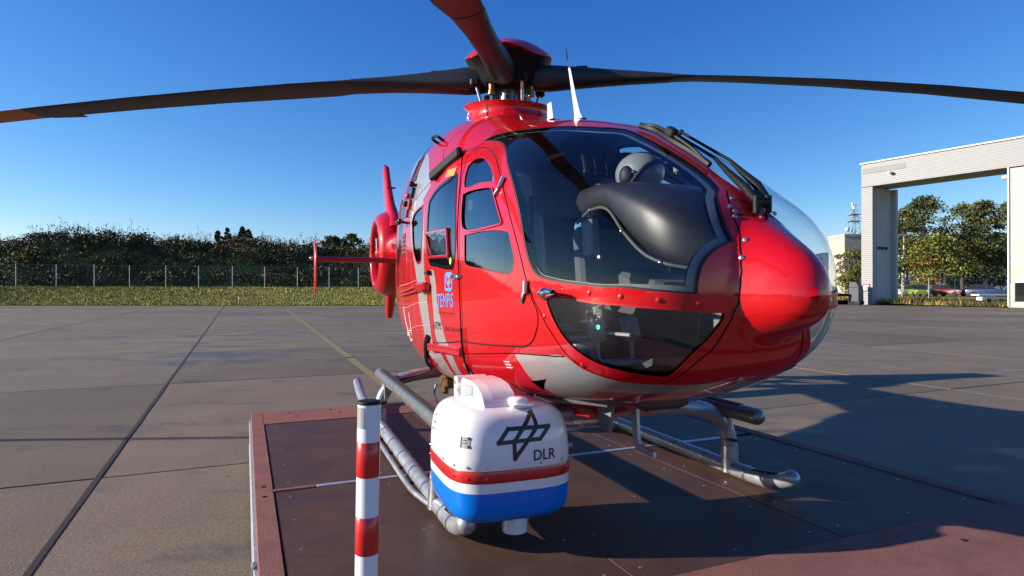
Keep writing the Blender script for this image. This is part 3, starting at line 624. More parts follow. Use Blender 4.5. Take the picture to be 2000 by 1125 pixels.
# screws in rows along the plate edges: small flush heads
scw = MB()
for (x0, x1) in cols_:
    for (f0, f1) in rows_:
        for k in range(5):
            f_ = f0 + .12 + (f1 - f0 - .24) * k / 4
            for x in (x0 + .09, x1 - .09):
                scw.lathe([(.0095, -.002), (.0088, .0018), (.003, .002)], (x + random.uniform(-.01, .01), -f_, zt_), n=8)
        for x in ((x0 + x1) / 2,):
            for f_ in (f0 + .1, (f0 + f1) / 2, f1 - .1): scw.lathe([(.0095, -.002), (.0088, .0018), (.003, .002)], (x, -f_, zt_), n=8)
tag(scw.build('deck_screws', 'steptube', pf), kind='stuff')
bw = MB()
for (x, f_) in ((.05, 2.55), (.05, 2.75), (.35, .15), (.75, .12), (.40, .33), (.82, .3), (1.5, .18), (1.9, .4), (3.0, .2), (3.2, 4.8), (3.5, 4.95)): bw.lathe([(.014, -.002), (.013, .0035), (.004, .004)], (x, -f_, zt_ + .006), n=8)
tag(bw.build('border_bolts', 'black', pf), kind='stuff')
# open truss sides
for x in (.012, W_ - .012):
    bar(x - .03, x + .03, .02, L_ - .02, zt_ - .07, .06, 'upper_chord', 'alu'); bar(x - .03, x + .03, .02, L_ - .02, .13, .06, 'lower_chord', 'alu')
    for k in range(8):
        f0 = .06 + k * .72; MB().box((x, -f0, .21), (.05, .05, .16)).build('truss_post', 'alu', pf)
        if k < 7:
            f1 = f0 + .72; MB().prism([(0, 0), (.30, 0), (.12, .15), (0, .15)], (x - .02, -f0 - .03, .135), (0, -1, 0), (0, 0, 1), (.04, 0, 0)).build('gusset', 'alu', pf)
            MB().tube([(x, -f0, .13), (x, -(f0 + f1) / 2, .29), (x, -f1, .13)], .02, 6).build('brace', 'alu', pf)
for f in (.02, L_ - .06): MB().box((W_ / 2, -f - .02, .3), (W_ - .12, .05, .1)).build('cross_chord', 'alu', pf)
for x in (.2, W_ - .2):
    for f in (.3, 2.6, L_ - .3): MB().lathe([(.09, 0), (.09, .02), (.03, .03), (.03, .3)], (x, -f, 0), n=14).build('levelling_foot', 'steel', pf)
MB().tube(smooth_path([(-.01, -3.55, .30), (-.10, -3.6, .22), (-.12, -3.7, .12), (-.06, -3.76, .18), (-.11, -3.84, .10), (-.05, -3.92, .16), (0, -3.95, .28)], 6), .008, 6).build('tether_cable', 'white', pf)
MB().box((-.005, -3.55, .33), (.05, .07, .07), ch=.01).build('cable_clamp', 'steel', pf)

# ---- marker post on the platform's front corner
bx, by = -0.452, 1.9
mp_ = empty('marker_post', (bx, by, DECK + .006)); tag(mp_, 'white and red banded marker post with black cap standing before the pod', 'post'); mp_.rotation_euler = (0, R(.9), 0)
M['postwhite'] = pmat('white_plastic', (.78, .79, .80), .35, var=.04); M['postred'] = pmat('red_reflective_film', (.60, .012, .012), .3, coat=.5, var=.06, scale=60, bump=.12, bscale=500); M['label_grey'] = pmat('silver_label', (.42, .42, .41), .35, metal=.4)
MB().lathe([(.0345, 0), (.0345, .885)], n=40).build('tube', 'postwhite', mp_)
for z0, z1 in ((.665, .772), (.43, .545), (.195, .312)): MB().lathe([(.03475, z0), (.0355, z0 + .0008), (.0355, z1 - .0008), (.03475, z1)], n=40, caps=(False, False)).build('red_band', 'postred', mp_)
MB().lathe([(.0352, .885), (.0357, .8865), (.0352, .892), (.0335, .8945), (.02, .8955), (.004, .896)], n=40).build('cap', 'black', mp_)
MB().lathe([(.075, 0), (.075, .008), (.045, .018)], n=24).build('base_flange', 'black', mp_)
lb = MB(); vs = []
for j in range(9):
    a = R(-150 + j * 6.2); vs += [(.0356 * math.cos(a), .0356 * math.sin(a), .815), (.0356 * math.cos(a), .0356 * math.sin(a), .878)]
lb.add(vs, [(2 * j, 2 * j + 2, 2 * j + 3, 2 * j + 1) for j in range(8)]).build('label', 'label_grey', mp_)

# ================================================================== HELICOPTER
HX, HD, HA = -0.02, 5.25, R(20.6)
heli = empty('helicopter', (HX, HD, DECK), HA - R(90)); tag(heli, 'red and silver helicopter parked on the landing platform', 'helicopter')
XN,XA=2.965,-3.0
# x, zt, zb, w, zc, nt, nb
FT=np.array([
[2.965,1.22,1.22,0.00,1.22,2.4,2.2],
[2.960,1.37,1.10,0.19,1.22,2.5,2.2],
[2.940,1.455,1.03,0.335,1.22,2.6,2.2],
[2.895,1.545,0.955,0.445,1.22,2.7,2.3],
[2.815,1.63,0.885,0.53,1.22,2.7,2.4],
[2.65,1.745,0.80,0.625,1.21,2.6,2.5],
[2.30,1.975,0.68,0.705,1.20,2.55,2.5],
[1.97,2.14,0.61,0.75,1.20,2.6,2.6],
[1.60,2.265,0.55,0.77,1.20,2.6,2.8],
[1.20,2.36,0.50,0.775,1.20,2.6,3.0],
[0.90,2.44,0.475,0.778,1.20,2.7,3.1],
[0.50,2.59,0.455,0.78,1.20,2.95,3.2],
[-0.20,2.71,0.45,0.78,1.20,3.1,3.2],
[-1.00,2.74,0.55,0.755,1.25,3.1,3.0],
[-1.50,2.70,0.74,0.70,1.35,3.0,2.8],
[-2.20,2.56,1.08,0.56,1.55,2.8,2.5],
[-3.00,2.24,1.45,0.36,1.80,2.2,2.2]])
def _pchip(X,Y,x):
    # X increasing
    h=np.diff(X); d=np.diff(Y)/h; m=np.zeros_like(Y)
    for i in range(1,len(X)-1):
        if d[i-1]*d[i]>0:
            w1=2*h[i]+h[i-1]; w2=h[i]+2*h[i-1]
            m[i]=(w1+w2)/(w1/d[i-1]+w2/d[i])
    m[0]=d[0]; m[-1]=d[-1]
    i=np.clip(np.searchsorted(X,x)-1,0,len(X)-2)
    t=(x-X[i])/h[i]; t2=t*t; t3=t2*t
    return (2*t3-3*t2+1)*Y[i]+(t3-2*t2+t)*h[i]*m[i]+(-2*t3+3*t2)*Y[i+1]+(t3-t2)*h[i]*m[i+1]
FU=np.sqrt((XN-FT[:,0])/(XN-XA))
BYC,BY,BZU,BZD,BC,BA=0.02,0.205,0.36,0.205,1.215,0.25
def S(u,v,side=-1.0,bulge=True):
    """u 0 nose..1 aft, v 0 top centre..1 belly centre; local x fwd,y port,z up"""
    u=np.asarray(u,float); v=np.asarray(v,float)
    uu=np.clip(u,0,1)
    x=XN-(XN-XA)*uu*uu
    zt,zb,w,zc,nt,nb=[_pchip(FU,FT[:,k],uu) for k in range(1,7)]
    th=v*np.pi
    s=np.abs(np.sin(th)); c=np.cos(th)
    n=np.where(c>0,nt,nb)
    # smooth blend of exponent about the waist is unnecessary: both meet vertically
    y=w*np.power(np.maximum(s,1e-9),2.0/n)
    z=np.where(c>0,zc+(zt-zc)*np.power(np.abs(c)+1e-12,2.0/n),zc-(zc-zb)*np.power(np.abs(c)+1e-12,2.0/n))
    if bulge:
        dz=z-BC; r=((np.abs(side*y-BYC)/BY)**2.3+np.where(dz>0,np.abs(dz)/BZU,np.abs(dz)/BZD)**2.3)**(1/2.3)
        k=np.clip(dz/0.22,0,1); k=k*k*(3-2*k)                 # steep flanks and underside, softer run-out upwards
        b=np.maximum(0,1-np.clip(r,0,1)**(2.6-0.2*k))**(1.6+0.4*k)
        x=x+BA*b*np.clip((x-2.3)/0.3,0,1)
    return np.stack([x,side*y,z],-1)

def prm(x):
    u=np.sqrt(np.clip((XN-x)/(XN-XA),0,1)); return u,[_pchip(FU,FT[:,k],u) for k in range(1,7)]

FEAT = {'windshield': [(0.5874, 0.2064), (0.5763, 0.1748), (0.5435, 0.1491), (0.477, 0.1365), (0.4217, 0.1012), (0.399, 0.0741), (0.3833, 0.0347), (0.3539, 0.0266), (0.3222, 0.0221), (0.2954, 0.0166), (0.2459, 0.0099), (0.2106, 0.0131), (0.184, 0.0209), (0.1599, 0.0425), (0.111, 0.0802), (0.0588, 0.1228), (0.0606, 0.4992), (0.1476, 0.4943), (0.2592, 0.4852), (0.3171, 0.4802), (0.3442, 0.4741), (0.3582, 0.4601), (0.3709, 0.4363), (0.395, 0.3824), (0.4257, 0.3343), (0.4712, 0.2775), (0.5034, 0.2357), (0.5355, 0.2066), (0.5671, 0.1985)], 'chin_window': [(0.3231, 0.502), (0.3198, 0.4998), (0.3113, 0.4991), (0.2529, 0.5022), (0.1559, 0.5254), (0.0914, 0.5564), (0.038, 0.6359), (0.0367, 0.6717), (0.0402, 0.7043), (0.0491, 0.7409), (0.077, 0.781), (0.1131, 0.7997), (0.1955, 0.8448), (0.2054, 0.8209), (0.2221, 0.7786), (0.2468, 0.725), (0.2708, 0.6673), (0.2918, 0.6041), (0.3093, 0.5448)], 'front_door': [(0.5961, 0.2609), (0.595, 0.2442), (0.5852, 0.2306), (0.5715, 0.2244), (0.5585, 0.2267), (0.5395, 0.2372), (0.5171, 0.2553), (0.4629, 0.3195), (0.4251, 0.3738), (0.3903, 0.4284), (0.3621, 0.4852), (0.3542, 0.4971), (0.3427, 0.5149), (0.3397, 0.5365), (0.3463, 0.5651), (0.3604, 0.595), (0.3738, 0.6058), (0.3934, 0.607), (0.5419, 0.5824), (0.5372, 0.5262), (0.5419, 0.4828), (0.5518, 0.4416), (0.5628, 0.3905), (0.5851, 0.3184)], 'fw_upper': [(0.5693, 0.3347), (0.5795, 0.3098), (0.5833, 0.2838), (0.5747, 0.2631), (0.557, 0.255), (0.5322, 0.2675), (0.5023, 0.2947), (0.4781, 0.3237), (0.5266, 0.3254)], 'fw_middle': [(0.5669, 0.3479), (0.5463, 0.3386), (0.4815, 0.3352), (0.4668, 0.3523), (0.4407, 0.387), (0.4301, 0.4011), (0.4329, 0.4058), (0.5463, 0.4123)], 'fw_lower': [(0.5386, 0.4227), (0.4126, 0.4147), (0.3996, 0.4371), (0.391, 0.4571), (0.3912, 0.4685), (0.3942, 0.4754), (0.4025, 0.4796), (0.4828, 0.474), (0.5189, 0.471), (0.5294, 0.467), (0.5316, 0.4622)], 'sliding_door': [(0.6176, 0.2639), (0.6104, 0.2657), (0.5881, 0.319), (0.5678, 0.3911), (0.557, 0.4419), (0.547, 0.4828), (0.5423, 0.5261), (0.547, 0.5824), (0.6544, 0.5952), (0.66, 0.5191), (0.6726, 0.4905), (0.684, 0.4411), (0.6875, 0.3883), (0.6773, 0.3614), (0.6402, 0.3174)], 'slide_window': [(0.6046, 0.3088), (0.5989, 0.3138), (0.5628, 0.4296), (0.5624, 0.4651), (0.5652, 0.4739), (0.5722, 0.4757), (0.6431, 0.4802), (0.6537, 0.4787), (0.6606, 0.4719), (0.6712, 0.4391), (0.6746, 0.3882), (0.6616, 0.3705), (0.6208, 0.3329)], 'quarter_window': [(0.6993, 0.3928), (0.6935, 0.4254), (0.6933, 0.477), (0.7, 0.4797), (0.7116, 0.4797), (0.7189, 0.4759), (0.7322, 0.4613), (0.7448, 0.4185), (0.7397, 0.408), (0.727, 0.4005)], 'stripe_rear': [(0.7352, 0.389), (0.7044, 0.3835), (0.6882, 0.4295), (0.6816, 0.4856), (0.666, 0.5069), (0.6564, 0.5759), (0.6666, 0.6418), (0.6339, 0.6299), (0.6269, 0.6896), (0.6304, 0.773), (0.6799, 0.8088), (0.6723, 0.7069), (0.6892, 0.6512), (0.6878, 0.5561), (0.7041, 0.5042), (0.7208, 0.486), (0.7444, 0.447), (0.7579, 0.4105)], 'stripe_front': [(0.6598, 0.4858), (0.6387, 0.4849), (0.6282, 0.4978), (0.6135, 0.5283), (0.5994, 0.5867), (0.5925, 0.6229), (0.5959, 0.7534), (0.6165, 0.7638), (0.6175, 0.6263), (0.6344, 0.5888), (0.6426, 0.5063)], 'stripe_top': [(0.7469, 0.248), (0.7062, 0.3127), (0.6819, 0.3547), (0.7044, 0.3835), (0.7352, 0.389), (0.7579, 0.4105), (0.7721, 0.3934), (0.7882, 0.3615), (0.8072, 0.3085), (0.8153, 0.2549), (0.8095, 0.2167)], 'chin_stripe': [(0.409, 0.6277), (0.3506, 0.6387), (0.3082, 0.6501), (0.2908, 0.7061), (0.2747, 0.7493), (0.2596, 0.7888), (0.242, 0.8291), (0.2232, 0.8754), (0.2106, 0.92), (0.1991, 0.9645), (0.1683, 0.9981), (0.2161, 0.9831), (0.2401, 0.997), (0.2553, 0.9378), (0.2796, 0.8666), (0.3145, 0.8159), (0.3426, 0.8242), (0.3995, 0.856), (0.4078, 0.8448), (0.4032, 0.8086), (0.4046, 0.7672), (0.4085, 0.7306), (0.4072, 0.6754)], 'scoop': [(0.4141, 0.7301), (0.3986, 0.7292), (0.3767, 0.7251), (0.3923, 0.7472), (0.4119, 0.7812), (0.4128, 0.7554)], 'nose_seam': [(0.1815, 0.0095), (0.1344, 0.0355), (0.1036, 0.0536), (0.0747, 0.0731), (0.0432, 0.1535), (0.0295, 0.2628), (0.0249, 0.3766), (0.0243, 0.5179), (0.0275, 0.6345), (0.0413, 0.7494), (0.0803, 0.8198), (0.1345, 0.8412), (0.1905, 0.8629), (0.2224, 0.8637)], 'panel_seam': [(0.1085, 0.0596), (0.1083, 0.0051), (0.1103, 0.0296)], 'chin_seam': [(0.3598, 0.4875), (0.3394, 0.513), (0.3256, 0.5465), (0.3114, 0.5917), (0.3024, 0.6389), (0.2896, 0.6911), (0.2744, 0.7386), (0.2557, 0.7822)], 'cowl_seam': [(0.5814, 0.209), (0.6033, 0.2453), (0.6194, 0.2726), (0.6443, 0.3088), (0.6781, 0.3433), (0.7326, 0.3747), (0.7721, 0.3934), (0.7935, 0.4066), (0.8238, 0.4295), (0.8223, 0.4525)], 'cowl_split': [(0.6508, 0.183), (0.6678, 0.2133), (0.6722, 0.2437), (0.6699, 0.2737), (0.6576, 0.2973), (0.6561, 0.3159)], 'roof_seam': [(0.5353, 0.147), (0.5438, 0.1333), (0.5536, 0.1051), (0.5573, 0.0665)], 'beltline': [(0.3381, 0.4954), (0.2964, 0.4965), (0.2549, 0.498)], 'sill': [(0.5422, 0.5838), (0.5495, 0.6186), (0.4146, 0.6256), (0.3506, 0.6387), (0.3082, 0.6501)], 'rear_panel': [(0.7522, 0.5276), (0.7475, 0.5707), (0.7522, 0.6168), (0.7676, 0.6345), (0.7711, 0.5842), (0.7827, 0.5248)]}
PTS = {'screw': [(0.235, 0.4962), (0.1794, 0.5017), (0.1161, 0.5147), (0.0608, 0.5488), (0.2853, 0.6885), (0.0592, 0.0671), (0.1544, 0.016), (0.1301, 0.0391), (0.1179, 0.0373), (0.1156, 0.0006), (0.1176, 0.0467), (0.1051, 0.0081), (0.1057, 0.0482), (0.0339, 0.1685), (0.3264, 0.532)], 'door_handle': [(0.5522, 0.4835)], 'slide_handle': [(0.6554, 0.487)], 'rail_box': [(0.6681, 0.4974)], 'rail_rear': [(0.7883, 0.5022)], 'lower_rail': [(0.6679, 0.6136), (0.5493, 0.6118)], 'pitot': [(0.3231, 0.4966)], 'hinges': [(0.3608, 0.4909), (0.4567, 0.3238)], 'grab': [(0.7174, 0.2268), (0.6989, 0.2248)], 'louvre': [(0.7716, 0.293), (0.8345, 0.385), (0.7852, 0.4542)], 'gutter': [(0.6718, 0.3386), (0.6106, 0.2596)], 'sticker_o': [(0.6185, 0.3109)], 'sticker_y': [(0.5749, 0.4655)], 'cable': [(0.665, 0.5762), (0.682, 0.6103), (0.7086, 0.6863), (0.7176, 0.729)], 'cable2': [(0.5358, 0.5474), (0.5401, 0.5897), (0.5468, 0.636), (0.5525, 0.6871), (0.5595, 0.739)], 'knob': [(0.7508, 0.3418), (0.7584, 0.368), (0.7667, 0.3834)], 'mirror': [(0.7736, 0.4185)], 'tempis': [(0.6224, 0.5098), (0.5643, 0.5096), (0.6222, 0.4997)], 'tlogo': [(0.5934, 0.4983), (0.5695, 0.4979), (0.5938, 0.4838)], 'koop': [(0.6208, 0.5208), (0.5613, 0.5232), (0.6206, 0.5149)], 'htm': [(0.6423, 0.5546), (0.6121, 0.5522), (0.6402, 0.537)], 'adac': [(0.5997, 0.5582), (0.5429, 0.5607), (0.598, 0.5457)], 'E': [(0.7841, 0.6294), (0.7602, 0.6073), (0.771, 0.5943)], 'antenna': [(0.4734, 0.0448)], 'finant': [(0.6205, 0.0111)], 'wiperbase': [(0.1404, 0.0064), (0.1432, 0.0291)], 'wedge': [(0.4746, 0.7697)], 'notes': [(0.4357, 0.6506)], 'hatch': [(0.6688, 0.4404), (0.5932, 0.4214), (0.581, 0.4593), (0.6563, 0.4716)], 'riv2': [(0.7186, 0.4822), (0.7064, 0.5008), (0.693, 0.5444), (0.6951, 0.6311)], 'riv3': [(0.7511, 0.457), (0.7378, 0.491), (0.7255, 0.5136), (0.7167, 0.5974)], 'riv4': [(0.803, 0.4835), (0.7918, 0.5062), (0.7805, 0.5715)], 'riv5': [(0.8136, 0.4996), (0.7483, 0.4957), (0.7182, 0.494)], 'riv6': [(0.7933, 0.5291), (0.7278, 0.5088), (0.6638, 0.5045)], 'riv7': [(0.7793, 0.5904), (0.7155, 0.5577), (0.6579, 0.5451)], 'riv8': [(0.7083, 0.655), (0.6651, 0.6545)], 'rivet': [(0.6968, 0.3939), (0.686, 0.4295), (0.6803, 0.471), (0.6725, 0.4972), (0.66, 0.5191), (0.6525, 0.5661)]}
SCREWS = [(0.235, 0.4962, -1.0), (0.1794, 0.5017, -1.0), (0.1161, 0.5147, -1.0), (0.0608, 0.5488, -1.0), (0.2853, 0.6885, -1.0), (0.0593, 0.0862, -1.0), (0.1544, 0.016, -1.0), (0.1301, 0.0391, -1.0), (0.1179, 0.0373, -1.0), (0.1156, 0.0006, 1.0), (0.1176, 0.0467, 1.0), (0.1039, 0.0032, 1.0), (0.1057, 0.0482, -1.0), (0.0358, 0.1946, -1.0), (0.3264, 0.532, -1.0)]
ARMS = [[Vector((2.902, 0.000, 1.604)), Vector((2.810, 0.020, 1.676)), Vector((2.662, 0.050, 1.774)), Vector((2.541, 0.080, 1.858)), Vector((2.083, 0.160, 2.100))], [Vector((2.900, 0.060, 1.608)), Vector((2.813, 0.080, 1.690)), Vector((2.693, 0.100, 1.772)), Vector((2.583, 0.130, 1.844)), Vector((2.119, 0.200, 2.089))]]
WBLADE = [Vector((2.090, -0.042, 2.111)), Vector((2.171, -0.006, 2.071)), Vector((2.340, -0.017, 1.978)), Vector((2.471, 0.001, 1.895)), Vector((2.592, 0.012, 1.811))]
ANT = [Vector((1.291, 0.000, 2.338)), Vector((0.807, 0.020, 2.474))]
EMBLEM = [[(-0.1104, 0.5355), (-0.0602, 0.5944), (0.1472, 0.5928), (0.0976, 0.5395)], [(0.0738, 0.6628), (0.0849, 0.5947), (-0.0317, 0.4594), (-0.034, 0.5361)]]
DLR = (0.0627, 0.4417, 0.1136, 0.0492)

KU, KV = 7.0, 2.9
def frames(uv, side=-1.0):
    uv = np.asarray(uv, float); u = np.clip(uv[:, 0], .004, 1); v = np.clip(uv[:, 1], .004, .996); e = 1.5e-3
    P = S(uv[:, 0], uv[:, 1], side); Su = (S(np.clip(u + e, 0, 1), v, side) - S(u - e, v, side)) / (2 * e); Sv = (S(u, v + e, side) - S(u, v - e, side)) / (2 * e)
    N = np.cross(Su, Sv); N /= np.maximum(np.linalg.norm(N, axis=1), 1e-9)[:, None]
    ref = P - np.stack([np.minimum(P[:, 0] - .15, 2.4), np.zeros(len(P)), np.full(len(P), 1.3)], -1); N[(N * ref).sum(1) < 0] *= -1
    return P, Su, Sv, N
def dens(poly, closed=True, step=.022):
    p = np.asarray(poly, float) * [KU, KV]; n = len(p); out = []
    def tang(i):
        a, b, c = p[(i - 1) % n], p[i], p[(i + 1) % n]
        d1 = (b - a) / max(np.linalg.norm(b - a), 1e-9); d2 = (c - b) / max(np.linalg.norm(c - b), 1e-9)
        if not closed and i in (0, n - 1): return (d2, d2) if i == 0 else (d1, d1)
        if d1 @ d2 < .45: return d1, d2
        t = d1 + d2; t /= np.linalg.norm(t); return t, t
    for i in range(n if closed else n - 1):
        a, b = p[i], p[(i + 1) % n]; L = np.linalg.norm(b - a); k = max(1, int(L / step)); Lp = np.linalg.norm(p[i] - p[(i - 1) % n]); Ln = np.linalg.norm(p[(i + 2) % n] - b); m0 = tang(i)[1] * min(L, 1.6 * Lp); m1 = tang((i + 1) % n)[0] * min(L, 1.6 * Ln)
        for j in range(k):
            t = j / k; out.append((2 * t ** 3 - 3 * t * t + 1) * a + (t ** 3 - 2 * t * t + t) * m0 + (-2 * t ** 3 + 3 * t * t) * b + (t ** 3 - t * t) * m1)
    if not closed: out.append(p[-1])
    return np.array(out) / [KU, KV]
def offset(uv, dist, closed=True):
    """move a surface outline inwards by dist metres, measured on the skin"""
    P, Su, Sv, N = frames(uv); eu = np.linalg.norm(Su, axis=1); ev = np.linalg.norm(Sv, axis=1); n = len(uv)
    q = np.roll(uv, -1, 0) - uv; q0 = uv - np.roll(uv, 1, 0)
    if not closed: q[-1] = q0[-1]; q0[0] = q[0]
    def nrm(d): t = np.stack([d[:, 0] * eu, d[:, 1] * ev], -1); t /= np.maximum(np.linalg.norm(t, axis=1), 1e-9)[:, None]; return np.stack([-t[:, 1], t[:, 0]], -1)
    n1, n2 = nrm(q0), nrm(q); m = n1 + n2; m /= np.maximum(np.linalg.norm(m, axis=1), 1e-9)[:, None]; m /= np.maximum((m * n1).sum(1), .5)[:, None]
    sg_ = 1.0
    if closed:
        s = uv * [KU, KV]; sg_ = np.sign((s[:, 0] * np.roll(s[:, 1], -1) - np.roll(s[:, 0], -1) * s[:, 1]).sum())
    return np.clip(uv + sg_ * dist * np.stack([m[:, 0] / eu, m[:, 1] / ev], -1), 0.0005, .9995)
def inpoly(pts, poly):
    x, y = pts[:, 0], pts[:, 1]; r = np.zeros(len(pts), bool); mn, mx = poly.min(0), poly.max(0)
    c = np.where((x >= mn[0]) & (x <= mx[0]) & (y >= mn[1]) & (y <= mx[1]))[0]
    if not len(c): return r
    X, Y = x[c], y[c]; ins = np.zeros(len(c), bool); a = poly; b = np.roll(poly, -1, 0)
    for (x0, y0), (x1, y1) in zip(a, b):
        if y0 != y1: ins ^= ((y0 > Y) != (y1 > Y)) & (X < (x1 - x0) * (Y - y0) / (y1 - y0) + x0)
    r[c] = ins; return r
WIN = dict(windshield=.010, chin_window=.009, fw_upper=.006, fw_middle=.010, fw_lower=.007, slide_window=.026, quarter_window=.016)
SEAMS = ('nose_seam', 'panel_seam', 'chin_seam', 'cowl_seam', 'cowl_split', 'roof_seam', 'sill')
class Half: pass
def make_half(FEAT, side):
    """constrained triangulation of one half of the skin in its own surface coordinates"""
    loops = {}
    for k, w in WIN.items(): loops[k] = dens(FEAT[k]); loops[k + '+'] = offset(loops[k], w)
    yw = S(loops['windshield'][:, 0], loops['windshield'][:, 1])[:, 1]; xw = S(loops['windshield'][:, 0], loops['windshield'][:, 1])[:, 0]; tw_ = np.clip((yw + .62) / .25, 0, 1) * np.clip((xw - 1.75) / .4, 0, 1); loops['windshield++'] = offset(loops['windshield'], (.014 + .032 * tw_ * tw_ * (3 - 2 * tw_))[:, None])
    for k in ('front_door', 'sliding_door'): d_ = dens(FEAT[k]); loops[k] = offset(d_, .0045); loops[k + '-'] = offset(d_, -.0045)
    for k in SEAMS:
        d_ = dens(FEAT[k], closed=False); w = .0035; loops[k] = np.concatenate([offset(d_, w, False), offset(d_, -w, False)[::-1]])
    for k in ('stripe_rear', 'stripe_front', 'stripe_top', 'chin_stripe', 'scoop'): loops[k] = dens(FEAT[k])
    ptsL, edgL, o_ = [], [], 0
    for k, l in loops.items():
        ptsL.append(l * [KU, KV]); edgL += [(o_ + i, o_ + (i + 1) % len(l)) for i in range(len(l))]; o_ += len(l)
    cons = np.concatenate(ptsL)
    gu, gv = np.meshgrid(np.linspace(0, 1, 150), np.linspace(0, 1, 75), indexing='ij'); grid = np.stack([gu.ravel() * KU, gv.ravel() * KV], -1)
    keep = np.ones(len(grid), bool); brd = (gu.ravel() < 1e-6) | (gu.ravel() > 1 - 1e-6) | (gv.ravel() < 1e-6) | (gv.ravel() > 1 - 1e-6)
    for i0 in range(0, len(grid), 500):
        g_ = grid[i0:i0 + 500]; keep[i0:i0 + 500] = (((g_[:, None] - cons[None]) ** 2).sum(-1).min(1) > .013 ** 2)
    grid = grid[keep | brd]
    allp = [Vector((float(p[0]), float(p[1]))) for p in np.concatenate([cons, grid])]
    vo, eo, fo, _, _, _ = delaunay_2d_cdt(allp, edgL, [], 0, 1e-6)
    H = Half(); H.UV = UV = np.clip(np.array([(p.x / KU, p.y / KV) for p in vo]), 0, 1); TRI = np.array([f for f in fo if len(f) == 3])
    a_ = UV[TRI]; ar = np.abs((a_[:, 1, 0] - a_[:, 0, 0]) * (a_[:, 2, 1] - a_[:, 0, 1]) - (a_[:, 2, 0] - a_[:, 0, 0]) * (a_[:, 1, 1] - a_[:, 0, 1])); H.TRI = TRI = TRI[ar > 1e-10]
    H.cen = cen = UV[TRI].mean(1); H.inl = inl = {k: inpoly(cen, l) for k, l in loops.items()}
    H.reg = reg = np.full(len(TRI), 'body', dtype='U24'); done = np.zeros(len(TRI), bool)
    def claim(mask, name):
        m_ = mask & ~done; reg[m_] = name; done[m_] = True
    for k in WIN: claim(inl[k + '+'], 'pane_' + k); claim(inl[k], 'frame_' + k)
    claim(inl['front_door'], 'front_door'); claim(inl['front_door-'], 'seam'); claim(inl['sliding_door'], 'sliding_door'); claim(inl['sliding_door-'], 'seam')
    for k in SEAMS: claim(inl[k], 'seam')
    claim(inl['scoop'], 'scoop')
    H.silver = (inl['stripe_rear'] | inl['stripe_front'] | inl['stripe_top'] | inl['chin_stripe']).astype(int)
    H.inner = (reg == 'pane_windshield') & ~inl['windshield++']
    H.FR = frames(UV, side); return H
FEATP = dict(FEAT); FEATP['windshield'] = [(u, v * (.42 if v < .12 else 1)) for u, v in FEAT['windshield']]     # the port screen reaches closer to the centre post
HALF = {-1.0: make_half(FEAT, -1.0), 1.0: make_half(FEATP, 1.0)}
def skin(name, key, sides, mats, parent, off=0.0, thick=0.0, lining=None, paint=False):
    """part of the skin as a shell: outer face, rim walls and inner lining"""
    V, Nn, F, MI = [], [], [], []; o_ = 0; lm = len(mats)
    for s in sides:
        H = HALF[s]; UV = H.UV; sel = H.inner if key == 'inner' else H.reg == key
        tri = H.TRI[sel]; mi = H.silver[sel] if paint else np.zeros(len(tri), int)
        ed = np.sort(np.concatenate([tri[:, [0, 1]], tri[:, [1, 2]], tri[:, [2, 0]]]), 1); ekey = ed[:, 0] * 1000003 + ed[:, 1]
        uq, first, cnt = np.unique(ekey, return_index=True, return_counts=True); bed = ed[first[cnt == 1]]; tmat = np.tile(mi, 3)[first[cnt == 1]]
        uvb = UV[bed]; onb = ((uvb[..., 1] < 1e-6).all(1)) | ((uvb[..., 1] > 1 - 1e-6).all(1)) | ((uvb[..., 0] < 1e-6).all(1)) | ((uvb[..., 0] > 1 - 1e-6).all(1)); bed = bed[~onb]; tmat = tmat[~onb]
        idx = np.unique(tri); mp = np.full(len(UV), -1); mp[idx] = np.arange(len(idx))
        P, _, _, N = H.FR; p = P[idx] + N[idx] * off; nn = N[idx]; t = mp[tri]
        fn = np.cross(p[t[:, 1]] - p[t[:, 0]], p[t[:, 2]] - p[t[:, 0]]); fl = (fn * nn[t].mean(1)).sum(1) < 0; t = t.copy(); t[fl] = t[fl][:, ::-1]
        V.append(p); Nn.append(nn); F += [tuple(int(i) + o_ for i in r) for r in t]; MI += list(mi); o_ += len(p)
        if thick:
            if lining is not None:
                V.append(p - nn * thick); Nn.append(-nn); F += [tuple(int(i) + o_ for i in r[::-1]) for r in t]; MI += [lm] * len(t); o_ += len(p)
            a, b = mp[bed[:, 0]], mp[bed[:, 1]]; tg = p[b] - p[a]; bn = np.cross(tg, nn[a]); bn /= np.maximum(np.linalg.norm(bn, axis=1), 1e-9)[:, None]
            k = len(bed); V.append(np.concatenate([p[a], p[b], p[b] - nn[b] * thick, p[a] - nn[a] * thick])); Nn.append(np.concatenate([bn] * 4))
            F += [(o_ + i, o_ + k + i, o_ + 2 * k + i, o_ + 3 * k + i) for i in range(k)]; MI += list(tmat); o_ += 4 * k
    me = bpy.data.meshes.new(name); me.from_pydata(np.concatenate(V).tolist(), [], F)
    for m_ in list(mats) + ([lining] if lining else []): me.materials.append(M[m_])
    me.polygons.foreach_set('material_index', MI); me.polygons.foreach_set('use_smooth', [True] * len(F)); me.update()
    me.normals_split_custom_set_from_vertices(np.concatenate(Nn).tolist())
    o = bpy.data.objects.new(name, me); col.objects.link(o); o.parent = parent; return o
body = skin('body', 'body', (-1.0, 1.0), ('red', 'silver'), heli, thick=.022, lining='lining', paint=True)
skin('panel_seam', 'seam', (-1.0, 1.0), ('seam',), body, off=-.005)
skin('cooling_scoop', 'scoop', (-1.0, 1.0), ('seam',), body, off=-.03)
SIDES = (-1.0, 1.0)
DOORS = {}
